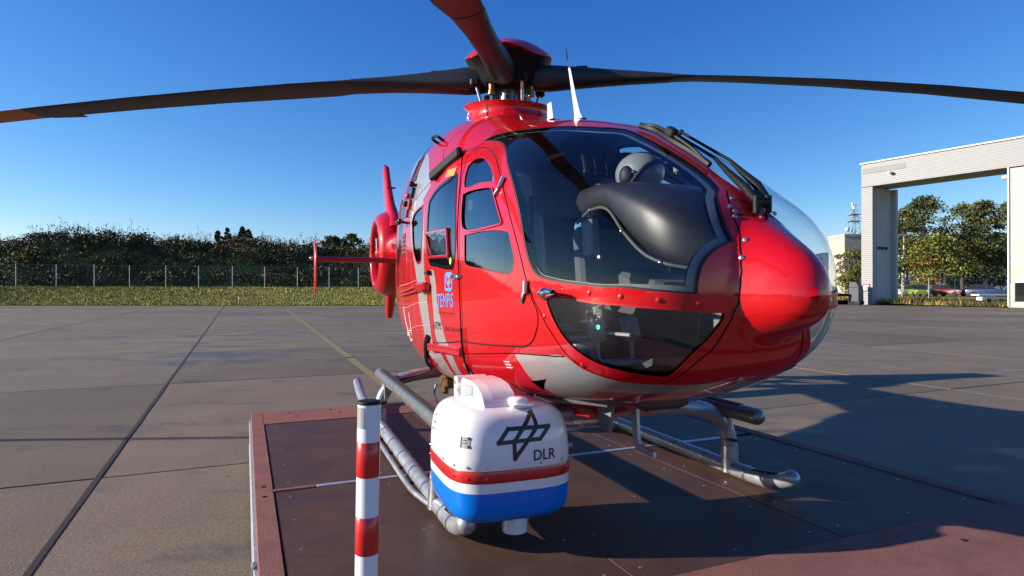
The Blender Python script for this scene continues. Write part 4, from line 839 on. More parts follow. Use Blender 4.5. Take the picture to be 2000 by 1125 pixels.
for s in SIDES:
    skin('windshield', 'pane_windshield', (s,), ('screen',), heli, off=-.004)
    skin('windshield_gasket', 'frame_windshield', (s,), ('seam',), body, off=-.002, thick=.02)
    skin('windshield_inner_frame', 'inner', (s,), ('lining',), body, off=-.022, thick=.02, lining='lining')
    skin('chin_window', 'pane_chin_window', (s,), ('glass',), heli, off=-.004)
    skin('chin_window_gasket', 'frame_chin_window', (s,), ('redmatt',), body, off=.001, thick=.02)
    fd = skin('front_door', 'front_door', (s,), ('red',), heli, thick=.03, lining='lining'); DOORS[s] = fd
    for k, off_, mt in (('fw_upper', .001, 'redmatt'), ('fw_middle', .007, 'red'), ('fw_lower', .001, 'redmatt')):
        w_ = skin('door_window', 'pane_' + k, (s,), ('glass',), fd, off=-.005); skin('window_frame', 'frame_' + k, (s,), (mt,), fd, off=off_, thick=.02)
    sd = skin('sliding_door', 'sliding_door', (s,), ('red', 'silver'), heli, off=.004, thick=.03, lining='lining', paint=True)
    skin('door_window', 'pane_slide_window', (s,), ('glass',), sd, off=.003); skin('window_gasket', 'frame_slide_window', (s,), ('blackgloss',), sd, off=.008, thick=.02)
    skin('quarter_window', 'pane_quarter_window', (s,), ('glass',), heli, off=-.004); skin('quarter_window_frame', 'frame_quarter_window', (s,), ('red',), body, off=.004, thick=.02)

# ---- helpers to fix details on the skin
def sp(uv, lift=0.0, side=-1.0):
    P, Su, Sv, N = frames(np.array([uv]), side); return Vector(P[0] + N[0] * lift)
def sn(uv, side=-1.0): return Vector(frames(np.array([uv]), side)[3][0])
def basis(uv, side=-1.0):
    P, Su, Sv, N = frames(np.array([uv]), side); n = Vector(N[0]); f = Vector((1, 0, 0)); f = (f - n * f.dot(n)).normalized(); return Vector(P[0]), f, n.cross(f) if n.cross(f).z > 0 else -n.cross(f), n
def side_y(x, z):
    u, (zt, zb, w, zc, nt, nb) = prm(x); return -w * (max(0, 1 - abs((z - zc) / ((zt - zc) if z > zc else (zb - zc))) ** (nt if z > zc else nb))) ** (1 / (nt if z > zc else nb))
def side_word(txt, p3, mat, name, lift=.006, bold=True, parent=None, slant=0.0):
    """lettering on the starboard side: p3 = lower left, lower right, upper left in surface coordinates"""
    v, f = text_mesh(txt, bold); a, b, c = [sp(q) for q in p3]; vs = []
    for p in v:
        q = a + (b - a) * (p[0] + slant * p[1]) + (c - a) * p[1]; vs.append((q.x, side_y(q.x, q.z) - lift, q.z))
    return MB().add(vs, f).build(name, mat, parent or body, smooth=False)
side_word('TEMPiS', PTS['tempis'], 'printblue', 'lettering', lift=.0065, bold=False); side_word('in Kooperation mit', PTS['koop'], 'printdark', 'lettering', bold=False, lift=.0065)
side_word('HTM:', PTS['htm'], 'print', 'lettering', lift=.0065, bold=False); side_word('ADAC Luftrettung', PTS['adac'], 'printdark', 'lettering', lift=.0065)
# square logo above the lettering: rounded frame with a looping ribbon
def side_tube(poly, r, mat, name, closed=True, lift=.006):
    pts = [Vector((x, side_y(x, z) - lift, z)) for x, z in poly]; pts = pts + [pts[0]] if closed else pts
    b = MB()
    vs = []; fs = []
    for i, p in enumerate(pts):
        t = (pts[min(i + 1, len(pts) - 1)] - pts[max(i - 1, 0)]).normalized(); nn = Vector((-t.z, 0, t.x)) * r; vs += [tuple(p + nn), tuple(p - nn)]
        if i: fs.append((2 * i - 2, 2 * i, 2 * i + 1, 2 * i - 1))
    return b.add(vs, fs).build(name, mat, body, smooth=False)
a, b_, c = [sp(q) for q in PTS['tlogo']]; cx_, cz_, hw, hh_ = (a.x + b_.x) / 2, (a.z + c.z) / 2 + .01, abs(b_.x - a.x) * .50, (c.z - a.z) * .46
rr_ = [(cx_ + hw * math.copysign(abs(math.cos(t)) ** .35, math.cos(t)), cz_ + hh_ * math.copysign(abs(math.sin(t)) ** .35, math.sin(t))) for t in np.linspace(0, 2 * math.pi, 40)[:-1]]
side_tube(rr_, .010, 'printblue', 'logo_frame')
side_tube([(cx_ + hw * .55 * math.cos(t), cz_ + .012 + hh_ * .55 * math.sin(t)) for t in np.linspace(0, 2 * math.pi, 24)[:-1]], .009, 'printblue', 'logo_ring')
side_tube([(cx_ + hw * .1, cz_ - hh_ * .5), (cx_ + hw * .25, cz_ - hh_ * .8), (cx_ + hw * .3, cz_ - hh_ * 1.25)], .009, 'printblue', 'logo_stem', False)
side_tube([(cx_ - hw * .2, cz_ - .03), (cx_, cz_ + .02), (cx_ + .01, cz_ + .05)], .006, 'orangest', 'logo_hand', False); side_tube([(cx_, cz_ + .02), (cx_ + hw * .25, cz_ - .01)], .006, 'orangest', 'logo_hand', False)
side_tube([(p.x, p.z) for p in (Vector(S(u, v)) for u, v in dens(FEAT['rear_panel'], False))], .007, 'printlight', 'panel_outline', False, .003)
side_word('E', PTS['E'], 'printlight', 'lettering', lift=.004)
P0, F0, U0, N0 = basis(PTS['notes'][0])
for k in range(3):
    q = P0 + U0 * (-.018 * k) + N0 * .002; MB().box(q, (.07, .002, .005), rot=Matrix((F0, N0, U0)).transposed()).build('instruction_text', 'printlight', body)
# screws of the nose frames
for (u, v, s) in SCREWS:
    n = sn((u, v), s); p = sp((u, v), .001, s); b = MB(); b.tube([p - n * .003, p + n * .0025, p + n * .005], [.0105, .0105, .006], 10); b.build('screw_head', 'redmatt' if p.x < 3.0 and p.z < 1.35 else 'steel', body)
# rows of rivets on the sill and along the rear panel joints: dense fine dots
rv = MB()
def rivets(uvline, step=.035, lift=.0):
    d_ = dens(uvline, False, .004); P, _, _, N = frames(d_); L = 0
    for i in range(1, len(P)):
        L += np.linalg.norm(P[i] - P[i - 1])
        if L > step:
            L = 0; p, n = Vector(P[i]) + Vector(N[i]) * lift, Vector(N[i]); rv.tube([p - n * .001, p + n * .0016], [.004, .0026], 6)
sill = FEAT['sill']
for dz in (.008, .016): rivets([(u, v - dz) for u, v in sill[2:]], .03)
tag(rv.build('sill_rivets', 'redmatt', body), kind='stuff'); rv = MB()
rivets(PTS['rivet'], .028)
for k_ in ('riv2', 'riv3', 'riv4', 'riv5', 'riv6', 'riv7', 'riv8'): rivets(PTS[k_], .026)
tag(rv.build('rivets', 'printlight', body), kind='stuff')
# ---- door furniture, rails, handles
P0, F0, U0, N0 = basis(PTS['door_handle'][0])
fd = DOORS[-1.0]
MB().box(P0 + N0 * .012, (.115, .022, .034), ch=.010, rot=Matrix((F0, N0, U0)).transposed()).tube([P0 - F0 * .04, P0 - F0 * .04 + N0 * .03], .012, 8).build('door_handle', 'chrome', fd)
MB().box(P0 + F0 * .075 + N0 * .004, (.05, .01, .022), ch=.004, rot=Matrix((F0, N0, U0)).transposed()).build('handle_recess', 'seam', fd)
P0, F0, U0, N0 = basis(PTS['slide_handle'][0])
MB().box(P0 + N0 * .02, (.13, .03, .028), ch=.010, rot=Matrix((F0, N0, U0)).transposed()).build('slide_handle', 'chrome', heli)
MB().tube([P0 - N0 * .01 + F0 * .05, P0 + N0 * .04 + F0 * .05], .016, 10).build('handle_stub', 'black', heli)
P0, F0, U0, N0 = basis(PTS['rail_box'][0]); rot0 = Matrix((F0, N0, U0)).transposed()
MB().box(P0 + N0 * .035, (.30, .07, .075), ch=.018, rot=rot0).build('door_rail_carriage', 'red', heli)
P1, F1, U1, N1 = basis(PTS['rail_rear'][0])
for dz in (.018, -.018): MB().tube([P1 + N1 * .02 + U1 * dz * .8, P0 + N0 * .03 - F0 * .14 + U0 * dz], .011, 8).build('door_rail', 'redmatt', heli)
a, b_ = PTS['lower_rail']; pa, pb = sp(a, .012), sp(b_, .012)
MB().box((pa + pb) / 2, ((pb - pa).length, .04, .055), ch=.006, rot=(pb - pa).to_track_quat('X', 'Z').to_matrix()).build('lower_door_rail', 'red', heli)
rr = MB()
for k in range(12): p = pa.lerp(pb, (k + .5) / 12); rr.lathe([(.006, -.024), (.005, -.021)], (p.x, p.y, p.z + .008), 'Y', 6)
tag(rr.build('rail_bolts', 'seam', heli), kind='stuff')
a, b_ = PTS['gutter']; pa, pb = sp(a, .03), sp(b_, .03)
MB().box((pa + pb) / 2, ((pb - pa).length, .045, .075), ch=.012, rot=(pb - pa).to_track_quat('X', 'Z').to_matrix()).build('upper_door_rail', 'black', heli)
P0, F0, U0, N0 = basis(PTS['sticker_o'][0]); MB().box(P0 + N0 * .007 - U0 * .02, (.16, .004, .06), rot=Matrix((F0, N0, U0)).transposed()).build('orange_sticker', 'orangest', heli)
P0, F0, U0, N0 = basis(PTS['sticker_y'][0]); MB().lathe([(.024, 0), (.024, .003), (.01, .0032)], n=16).build('yellow_sticker', 'yellow', heli).matrix_local = Matrix.Translation(P0 + N0 * .006) @ N0.to_track_quat('Z', 'Y').to_matrix().to_4x4()
for q in PTS['hinges']:
    P0, F0, U0, N0 = basis(q); MB().tube([P0 - U0 * .03 + N0 * .012, P0 + U0 * .03 + N0 * .012], .014, 10).box(P0 - F0 * .03 - U0 * .045 + N0 * .008, (.02, .014, .075), ch=.004, rot=Matrix((F0, N0, U0)).transposed() @ Matrix.Rotation(.5, 3, 'Y')).build('door_hinge', 'steel', heli)
# pitot tube with red base and chrome sleeve
P0, F0, U0, N0 = basis(PTS['pitot'][0]); d_ = (F0 + N0 * .32 + U0 * .06).normalized()
MB().tube([P0 - N0 * .01 - F0 * .03, P0 + N0 * .03 + F0 * .02], [.03, .024], 12).build('pitot_base', 'red', heli)
p0 = P0 + N0 * .028 + F0 * .015; MB().tube([p0, p0 + d_ * .05, p0 + d_ * .055, p0 + d_ * .15, p0 + d_ * .16], [.024, .026, .019, .016, .012], 14).build('pitot_tube', 'chrome', heli)
MB().tube([p0 + d_ * .16, p0 + d_ * .175], [.010, .009], 10).build('pitot_tip', 'black', heli)
# black grab handle on the cowling
a, b_ = PTS['grab']; pa, pb = sp(a), sp(b_); na = sn(a)
MB().tube(smooth_path([pa - na * .01, pa + na * .055, (pa + pb) / 2 + na * .07, pb + na * .055, pb - na * .01], 5), .012, 8).build('grab_handle', 'black', heli)
# louvred vents in the cowling
for q, (w, h, t, n_) in zip(PTS['louvre'], ((.24, .23, .10, 6), (.17, .20, 0, 5), (.15, .19, 0, 5))):
    P0, F0, U0, N0 = basis(q); rot0 = Matrix((F0, N0, U0)).transposed(); lv = empty('louvre_vent', (0, 0, 0)); lv.parent = heli
    MB().box(P0 + N0 * .001, (w, .006, h), ch=.002, rot=rot0).build('vent_recess', 'seam', lv)
    for k in range(n_):
        z = (k + .5) / n_ - .5; MB().box(P0 + U0 * z * h + F0 * t * z * .5 + N0 * .002, (w * (1 - .9 * z * z), .008, h / n_ * .42), ch=.002, rot=rot0 @ Matrix.Rotation(.3, 3, 'X')).build('slat', 'redmatt', lv)
for k, q in enumerate(PTS['knob']):
    P0, F0, U0, N0 = basis(q); MB().tube([P0 - N0 * .01, P0 + N0 * .03], .016, 10).ball(P0 + N0 * .04, .026, 10, 8).build('fuel_cap' if k == 0 else 'latch', 'black' if k != 1 else 'redmatt', heli)
    MB().box(P0 - U0 * .07 + N0 * .018, (.035, .03, .10), ch=.006, rot=Matrix((F0, N0, U0)).transposed()).build('latch_lever', 'redmatt' if k else 'black', heli)
P0, F0, U0, N0 = basis(PTS['mirror'][0]); MB().tube([P0, P0 + N0 * .05], .012, 8).box(P0 + N0 * .07 - F0 * .01, (.16, .05, .05), ch=.018, rot=Matrix((F0, N0, U0)).transposed()).build('hoist_lamp', 'blackgloss', heli)
# cables taped along the flank
for (key, r, dx) in (('cable', .009, 0), ('cable', .008, .03), ('cable', .009, -.028), ('cable2', .007, 0)):
    pts = [sp((u, v), .016) + Vector((dx, 0, 0)) for u, v in PTS[key]]
    if key == 'cable': pts += [Vector((-.25, -.62, .56)), Vector((-.42, -.70, .50)), Vector((-.5, -.84, .45)), Vector((-.52, -.92, .40))]
    MB().tube(smooth_path(pts, 6), r, 8).build('pod_cable', 'black', heli)
q = PTS['cable2'][3]; P0, F0, U0, N0 = basis(q); MB().box(P0 + N0 * .008, (.03, .012, .13), ch=.004, rot=Matrix((F0, N0, U0)).transposed() @ Matrix.Rotation(-.35, 3, 'Y')).build('cable_cover', 'greyplastic', heli)

# small hinged vent in the sliding door window
hc = [sp(q, .012) for q in PTS['hatch']]; vh = empty('vent_hatch', (0, 0, 0)); vh.parent = heli
for i in range(4):
    a, b_ = hc[i], hc[(i + 1) % 4]; MB().tube([a + (a - b_).normalized() * .010, b_ + (b_ - a).normalized() * .010], .011, 6).build('hatch_bar', 'red', vh)
MB().add([tuple(p + Vector((0, (-.010 if i < 2 else .006), 0))) for i, p in enumerate(hc)], [(0, 1, 2, 3)]).build('hatch_pane', 'glass', vh, smooth=False)
# ---- mast fairing
mf = MB(); rings = []
for z, rx, ry, ox, k_ in ((2.40, .95, .52, .05, 0), (2.50, .72, .44, .03, 0), (2.57, .52, .375, .0, .2), (2.63, .42, .34, -.02, .5), (2.70, .385, .330, -.03, .8), (2.75, .39, .345, -.03, 1), (2.785, .42, .372, -.04, 1.2), (2.792, .41, .36, -.04, 1.2), (2.76, .36, .31, -.04, 1), (2.66, .3, .26, -.04, 1)):
    rings.append([(ox + rx * math.cos(t) * (1.12 if math.cos(t) < 0 and k_ >= 1 else 1), ry * math.sin(t), z - .045 * k_ * math.cos(t)) for t in np.linspace(0, 2 * math.pi, 65)[:-1]])
mfo = mf.loft(rings, caps=(False, True)).build('mast_fairing', 'red', heli, angle=50)
v, f = text_mesh('135', True); vs = []
for p in v:
    x = -.26 + .20 * (p[0] + .12 * p[1]); z = 2.645 + .075 * p[1]; vs.append((x, -.338 * math.sqrt(max(0, 1 - ((x + .03) / .41) ** 2)) - .010, z))
MB().add(vs, f).build('lettering', 'printlight', mfo, smooth=False)
MB().tube([(.27, -.285, 2.56), (.22, -.275, 2.62), (.20, -.272, 2.70), (.22, -.275, 2.755)], .004, 5).build('fairing_joint', 'seam', mfo)
# ---- rotor head
RC = Vector((-.03, 0, 0)); HZ = 3.03
hub = empty('rotor_head', (0, 0, 0)); hub.parent = heli
MB().lathe([(.085, 2.5), (.085, 2.78), (.075, 2.8), (.075, 2.96)], RC, n=20).build('mast', 'steel', hub)
MB().lathe([(.10, 2.60), (.16, 2.62), (.17, 2.68), (.10, 2.70)], RC, n=24).build('swash_plate', 'steptube', hub)
MB().lathe([(.10, 2.93), (.19, 2.95), (.22, 3.0), (.22, 3.09), (.16, 3.14), (.12, 3.18)], RC, n=24).build('hub_body', 'black', hub)
def caplobe(prof):
    return [[(RC.x + r_ * math.cos(t), r_ * math.sin(t), z + sc * .03 * math.cos(4 * (t - R(-115)))) for t in np.linspace(0, 2 * math.pi, 73)[:-1]] for r_, z, sc in prof]
MB().loft(caplobe(((.02, 3.345, 0), (.10, 3.338, 0), (.19, 3.312, 0), (.28, 3.265, .1), (.34, 3.215, .5), (.372, 3.178, 1), (.368, 3.170, 1)))).build('rotor_cap', 'red', hub)
MB().loft(caplobe(((.362, 3.168, 1), (.33, 3.14, .8), (.27, 3.08, .3), (.24, 3.0, 0), (.2, 2.95, 0))), caps=(True, True)).build('cap_underside', 'black', hub)
def blade(psi, k, pitch, name='rotor_blade'):
    bl = empty(name, (RC.x, 0, HZ), psi); bl.parent = heli
    def ring(r, c, h, tw, ex, off=0.0):
        z0 = -k * r * r; ct_, st_ = math.cos(tw), math.sin(tw); out = []
        for t in np.linspace(0, 2 * math.pi, 29)[:-1]:
            cy = c / 2 * math.copysign(abs(math.cos(t)) ** (2 / ex), math.cos(t)) + off; cz = h / 2 * math.copysign(abs(math.sin(t)) ** (2 / ex), math.sin(t))
            if ex < 2.01 and h < .06: cz *= (.62 + .38 * math.cos(t))       # thin trailing edge
            out.append((r, cy * ct_ - cz * st_, z0 + cy * st_ + cz * ct_))
        return out
    cuff = [ring(.12, .15, .16, 0, 3), ring(.22, .19, .20, pitch, 3), ring(.36, .215, .215, pitch, 2.6), ring(.55, .20, .185, pitch, 2.4), ring(.80, .185, .145, pitch, 2.3), ring(1.05, .195, .11, pitch, 2.2), ring(1.35, .24, .07, pitch * .9, 2.1)]
    MB().loft(cuff).build('blade_cuff', 'blade', bl, angle=60)
    st2 = [(1.33, .235, .066, .9), (1.55, .285, .042, .85), (1.9, .292, .036, .8), (2.6, .29, .034, .6), (3.4, .288, .033, .4), (4.2, .286, .031, .2), (4.42, .2855, .0305, .15)]
    MB().loft([ring(r, c, h, pitch * w, 2.0, -.02 if r > 1.4 else 0) for r, c, h, w in st2]).build('blade_section', 'blade', bl, angle=60)
    MB().loft([ring(r, c, h, pitch * .1, 2.0, o_) for r, c, h, o_ in ((4.42, .286, .031, -.02), (4.74, .285, .030, -.02), (4.95, .26, .028, -.03), (5.07, .19, .022, -.06), (5.1, .10, .012, -.08))]).build('blade_tip', 'orange', bl, angle=60)
    MB().box((4.22, -.185, -k * 4.22 ** 2), (.35, .07, .004), rot=Euler((pitch * .2 - .05, 0, 0))).build('trim_tab', 'blade', bl)
    MB().box((.62, .0, .088 - k * .4), (.10, .05, .02), ch=.006).build('damper_plate', 'black', bl)
    hornp = Vector((.26, .16 if pitch > 0 else -.16, -.07)); MB().box(hornp, (.08, .09, .07), ch=.015).build('pitch_horn', 'black', bl)
    MB().tube([hornp, hornp + Vector((-.03, .0, -.10)), hornp + Vector((-.10, -.01, -.33))], [.011, .014, .011], 8).build('pitch_link', 'brass' if name == 'x' else 'steel', bl)
    MB().lathe([(.03, -.02), (.03, .0), (.026, .02), (.026, .06)], (.20, -.10, -.16), n=12).build('link_end', 'brass', bl)
    return bl
blade(R(-116.3), .0080, R(10)); blade(R(63.5), .0174, R(11)); blade(R(-31.5), .010, R(9)); blade(R(148.5), .012, R(10))
# antennas
P0, F0, U0, N0 = basis(PTS['antenna'][0], 1.0)
def fin_antenna(p, h, c0, c1, lean, t=.012, name='blade_antenna'):
    rings = []
    for s in np.linspace(0, 1, 9):
        c = c0 + (c1 - c0) * s ** .35; x0 = p.x - lean * s; rings.append([(x0 + c * .5 * math.cos(a), p.y + max(.002, t * (1 - .7 * s)) * math.sin(a), p.z + h * s) for a in np.linspace(0, 2 * math.pi, 13)[:-1]])
    MB().loft(rings).build(name, 'white', heli, angle=60)
fin_antenna(ANT[0], .46, .125, .022, .16); MB().lathe([(.075, -.005), (.075, .004), (.05, .008)], ANT[0], n=20, sx=1.2, sy=.5).build('antenna_base', 'black', heli)
MB().tube([ANT[0] + Vector((-.16, 0, .455)), ANT[0] + Vector((-.195, 0, .56))], [.006, .004], 6).build('antenna_tip', 'steel', heli)
fin_antenna(ANT[1], .13, .12, .07, .03, .02)
# ---- tail
MB().loft([[(x, ry * math.cos(t), zc + rz * math.sin(t)) for t in np.linspace(0, 2 * math.pi, 33)[:-1]] for x, ry, rz, zc in ((-2.7, .40, .42, 1.86), (-3.0, .35, .385, 1.855), (-3.6, .28, .31, 1.88), (-4.6, .22, .25, 1.93), (-5.5, .19, .24, 1.95))]).build('tail_boom', 'red', heli)
fz, fx = 1.87, -6.0; fen = empty('tail_rotor', (fx, 0, fz)); fen.parent = heli
prof = [(.50, -.17), (.515, -.25), (.55, -.285), (.60, -.28), (.68, -.21), (.735, -.10), (.75, 0), (.735, .10), (.68, .21), (.60, .28), (.55, .285), (.515, .25), (.50, .17), (.495, 0), (.50, -.17)]
MB().lathe(prof, n=56, axis='Y', caps=(False, False)).build('shroud', 'red', fen, angle=60)
MB().lathe([(.02, -.27), (.08, -.25), (.13, -.17), (.15, -.05), (.15, .1), (.05, .15)], n=24, axis='Y').build('rotor_hub', 'red', fen)
for k in range(10):
    a = 2 * math.pi * k / 10 + .13 * (k % 2); MB().loft([[(r_ * math.cos(a) + c_ * math.sin(a), -.10 + c_ * .45, r_ * math.sin(a) - c_ * math.cos(a)) for c_ in (-.035, 0, .035)] + [(r_ * math.cos(a) + c_ * math.sin(a), -.092 + c_ * .45, r_ * math.sin(a) - c_ * math.cos(a)) for c_ in (.035, 0, -.035)] for r_ in (.13, .48)]).build('fan_blade', 'steptube', fen)
for a in (.5, 2.4, 4.2): MB().tube([(.12 * math.cos(a), .12, .12 * math.sin(a)), (.5 * math.cos(a), .12, .5 * math.sin(a))], .022, 8, flat=.5).build('stator', 'redmatt', fen)
MB().tube([(0, -.22, 0), (.02, -.24, .0), (.05, -.25, .26)], .012, 6).build('static_line', 'white', fen)
def wing(sections, name, mat='red', parent=heli, ax='z'):
    rings = []
    for (lx, tx, pos, th, oth) in sections:
        pr = [(0, 0), (.03, .32), (.12, .48), (.3, .5), (.6, .36), (.85, .16), (1, .02), (1, -.02), (.85, -.16), (.6, -.36), (.3, -.5), (.12, -.48), (.03, -.32)]
        rings.append([((lx + (tx - lx) * a, b * th + oth, pos) if ax == 'z' else (lx + (tx - lx) * a, pos, b * th + oth)) for a, b in pr])
    return MB().loft(rings).build(name, mat, parent, angle=50)
fnn = wing([(-5.25, -6.72, 2.30, .26, 0), (-5.50, -6.78, 2.50, .20, 0), (-5.85, -6.80, 2.75, .15, 0), (-6.15, -6.85, 3.10, .125, 0), (-6.38, -6.92, 3.46, .11, 0), (-6.44, -6.90, 3.50, .08, 0)], 'vertical_fin')
MB().lathe([(.035, 3.49), (.035, 3.53), (.02, 3.55)], (-6.62, 0, 0), n=12).build('beacon_light', 'chrome', fnn)
MB().box((-5.95, 0, 3.02), (.06, .16, .03), ch=.008).build('static_probe', 'redmatt', fnn)
wing([(-5.55, -6.6, 1.30, .24, 0), (-5.85, -6.5, 1.12, .17, 0), (-6.0, -6.42, .85, .13, 0), (-6.08, -6.38, .74, .10, 0)], 'ventral_fin')
wing([(-4.72, -5.16, -1.30, .075, 1.70), (-4.70, -5.18, -.7, .085, 1.70), (-4.68, -5.20, 0, .09, 1.70), (-4.70, -5.18, .7, .085, 1.70), (-4.72, -5.16, 1.30, .075, 1.70)], 'stabiliser', 'redmatt', heli, 'y')
for s in SIDES:
    ep = wing([(-4.86, -5.22, 1.18, .03, s * 1.32), (-4.70, -5.20, 1.5, .045, s * 1.32), (-4.68, -5.20, 1.72, .045, s * 1.32), (-4.95, -5.30, 2.01, .03, s * 1.32)], 'end_plate')
    MB().ball((-4.9, s * 1.375, 1.72), (.06, .035, .03), 10, 8).build('position_light', 'chrome', ep)
# ---- skids and steps
for s in SIDES:
    sk = empty('skid', (0, 0, 0)); sk.parent = heli
    path = smooth_path([(-2.25, s * 1.0, .20), (-1.95, s * 1.0, .12), (-1.5, s * 1.0, .066), (-.6, s * 1.0, .056), (1.0, s * 1.0, .056), (1.75, s * 1.0, .056), (1.95, s * 1.0, .075), (2.08, s * .995, .125)], 5)
    MB().tube(path, .048, 16).ball((2.085, s * .995, .128), (.05, .048, .05), 16, 10).build('skid_tube', 'skid', sk)
    for x in (-1.35, -.25, .15, .55, .95, 1.3, 1.72, 1.9): MB().tube([(x - .012, s * 1.0, .056 + (.012 if x > 1.8 else 0)), (x + .012, s * 1.0, .056 + (.014 if x > 1.8 else 0))], .0515, 16).build('clamp_band', 'steel', sk)
    MB().box((1.88, s * 1.0, .114), (.22, .05, .012), ch=.005, rot=Euler((0, R(-9), 0))).build('wear_pad', 'black', sk)
    for x in (-.6, 1.55): MB().tube([(x, s * 1.0, .03), (x, s * .995, .2)], [.062, .054], 14).build('saddle', 'steel', sk)
    st_ = empty('boarding_step', (0, 0, 0)); st_.parent = heli; y = s * .94; z = .455
    MB().tube([(-.95, y, z), (1.86, y, z)], .052, 18).ball((1.86, y, z), (.05, .052, .052), 16, 10).ball((-.95, y, z), (.02, .052, .052), 16, 8).build('step_tube', 'steptube', st_)
    MB().box((.45, y, z + .044), (2.55, .055, .018), ch=.006).build('anti_slip_pad', 'grit', st_)
    for x in (-.7, -.35, .0, .35, .7): MB().tube([(x - .008, y, z), (x + .008, y, z)], .0545, 18).build('clamp_band', 'steel', st_)
    for x in (-.6, 1.55): MB().box((x, s * .955, .36), (.12, .03, .20), ch=.008).build('step_bracket', 'skid', st_)
    hk = MB().tube(smooth_path([(-.9, s * 1.09, .03), (.3, s * 1.09, .04), (1.15, s * 1.09, .045), (1.4, s * 1.07, .05), (1.62, s * 1.03, .05)], 5), .016, 8); hk.build('handling_rail', 'skid', sk)
    for x in (-.6, -.1, .35, .75, 1.1): MB().tube([(x, s * 1.0, .045), (x, s * 1.09, .04)], .011, 6).build('rail_stub', 'black', sk)
for x in (-.6, 1.55):
    h = [(x, -1.0, .07), (x, -.995, .2), (x + .0, -.95, .34), (x, -.82, .44), (x, -.6, .485), (x, -.3, .50), (x, 0, .50)]
    pth = smooth_path(h, 5); pth = pth + [Vector((p.x, -p.y, p.z)) for p in reversed(pth[:-1])]; MB().tube(pth, .052, 16).build('cross_tube', 'skid', heli)
    for s in SIDES: MB().tube([(x, s * .985, .235), (x, s * .99, .255)], .056, 16).build('clamp_ring', 'black', heli)
# belly bits: keel box, blade antennas, tow hook
MB().loft([[(x, y * w, z) for y, z in ((-1, zt2), (-.8, zb2), (.8, zb2), (1, zt2))] for x, w, zt2, zb2 in ((2.05, .12, .63, .61), (1.9, .22, .66, .53), (.9, .26, .55, .42), (.75, .2, .5, .44))]).build('belly_fairing', 'red', heli)
def belly_antenna(x, y, z, bend):
    p = [(0, 0), (.10, 0), (.085, -.16), (.07, -.19), (-.06 if bend else .03, -.20), (-.065 if bend else .02, -.225), (.10, -.225), (.13, -.2), (.16, 0)]
    return MB().prism(p if bend else [(0, 0), (.16, 0), (.13, -.15), (.03, -.15)], (x, y, z), (-1, 0, 0), (0, 0, 1), (0, .018, 0)).build('belly_antenna', 'greyplastic' if not bend else 'label_grey', heli)
belly_antenna(2.12, -.02, .60, True); belly_antenna(2.16, -.25, .66, False)
MB().box((-.35, -.45, .44), (.22, .10, .10), ch=.02).box((-.3, -.48, .38), (.05, .05, .08), ch=.01).build('tow_fitting', 'brass', heli); MB().tube(smooth_path([(-.35, -.55, .42), (-.3, -.58, .34), (-.15, -.6, .33), (.0, -.62, .30), (.0, -.62, .24)], 5), .010, 6).build('drain_pipe', 'steel', heli)
MB().box((.0, -.62, .225), (.04, .04, .05), ch=.006).build('drain_nozzle', 'black', heli)
# ---- wipers
wb0 = empty('wiper', (0, 0, 0)); wb0.parent = heli
for a in ARMS:
    MB().tube(a, [.017, .020, .014, .008, .008], 8).build('wiper_arm', 'black', wb0)
    MB().tube([a[0] - Vector((.0, 0, .05)), a[0] + Vector((0, 0, .02))], [.016, .016], 10).build('wiper_pivot', 'black', wb0)
MB().box((ARMS[0][0] + ARMS[1][0]) / 2 + Vector((-.02, 0, .012)), (.10, .075, .035), ch=.010, rot=Euler((0, R(40), 0))).build('wiper_linkage', 'black', wb0)
MB().box(WBLADE[len(WBLADE) // 2] + Vector((0, -.0, .04)), (.07, .04, .045), ch=.008, rot=Euler((0, R(30), 0))).build('blade_mount', 'black', wb0)
MB().tube([ARMS[0][-1], ARMS[1][-1]], .009, 6).ball(ARMS[0][-1], .015, 10, 8).ball(ARMS[1][-1], .015, 10, 8).build('arm_link', 'black', wb0)
wbk = [Vector(p) for p in smooth_path(WBLADE, 6)]
MB().tube(wbk, .012, 6, flat=1.3).build('wiper_blade', 'black', wb0); MB().tube([p + Vector((.0, 0, .03 * math.sin(math.pi * i / (len(wbk) - 1)))) for i, p in enumerate(wbk)], .008, 6).build('blade_frame', 'black', wb0)

# ---- cockpit
def seat(y, x=1.30):
    t = empty('pilot_seat', (x, y, 0)); t.parent = heli
    MB().box((.10, 0, .98), (.46, .44, .12), ch=.04).build('seat_cushion', 'seat', t); MB().box((-.16, 0, 1.38), (.12, .44, .78), ch=.045, rot=Euler((0, R(-9), 0))).build('seat_back', 'seat', t)
    MB().box((-.20, 0, 1.92), (.10, .27, .20), ch=.04, rot=Euler((0, R(-6), 0))).build('headrest', 'lining', t); MB().box((0, 0, .78), (.40, .36, .30), ch=.02).build('seat_box', 'darklining', t)
    for s in (-.1, .1): MB().tube([(-.12, s, 1.85), (-.07, s * .9, 1.55), (.0, s * 1.2, 1.25), (.06, s * .6, 1.06)], .016, 6, flat=.4).build('seat_belt', 'black', t)
seat(-.39); seat(.39)
MB().loft([[(x, -w, .655), (x, w, .655), (x, w, .70), (x, -w, .70)] for x, w in ((-.6, .60), (1.2, .60), (1.75, .52), (2.05, .40), (2.2, .30))]).build('cabin_floor', 'darklining', heli); MB().loft([[(x, -w, z - .03), (x, w, z - .03), (x, w, z), (x, -w, z)] for x, w, z in ((2.1, .40, .73), (2.3, .40, .80), (2.5, .36, .88), (2.6, .3, .94))]).build('foot_floor', 'darklining', heli)
MB().box((-.65, 0, 1.45), (.05, 1.24, 1.5), ch=.02).build('rear_bulkhead', 'darklining', heli); MB().box((.55, 0, 1.98), (.05, 1.05, .35), ch=.02).build('roof_frame', 'darklining', heli)
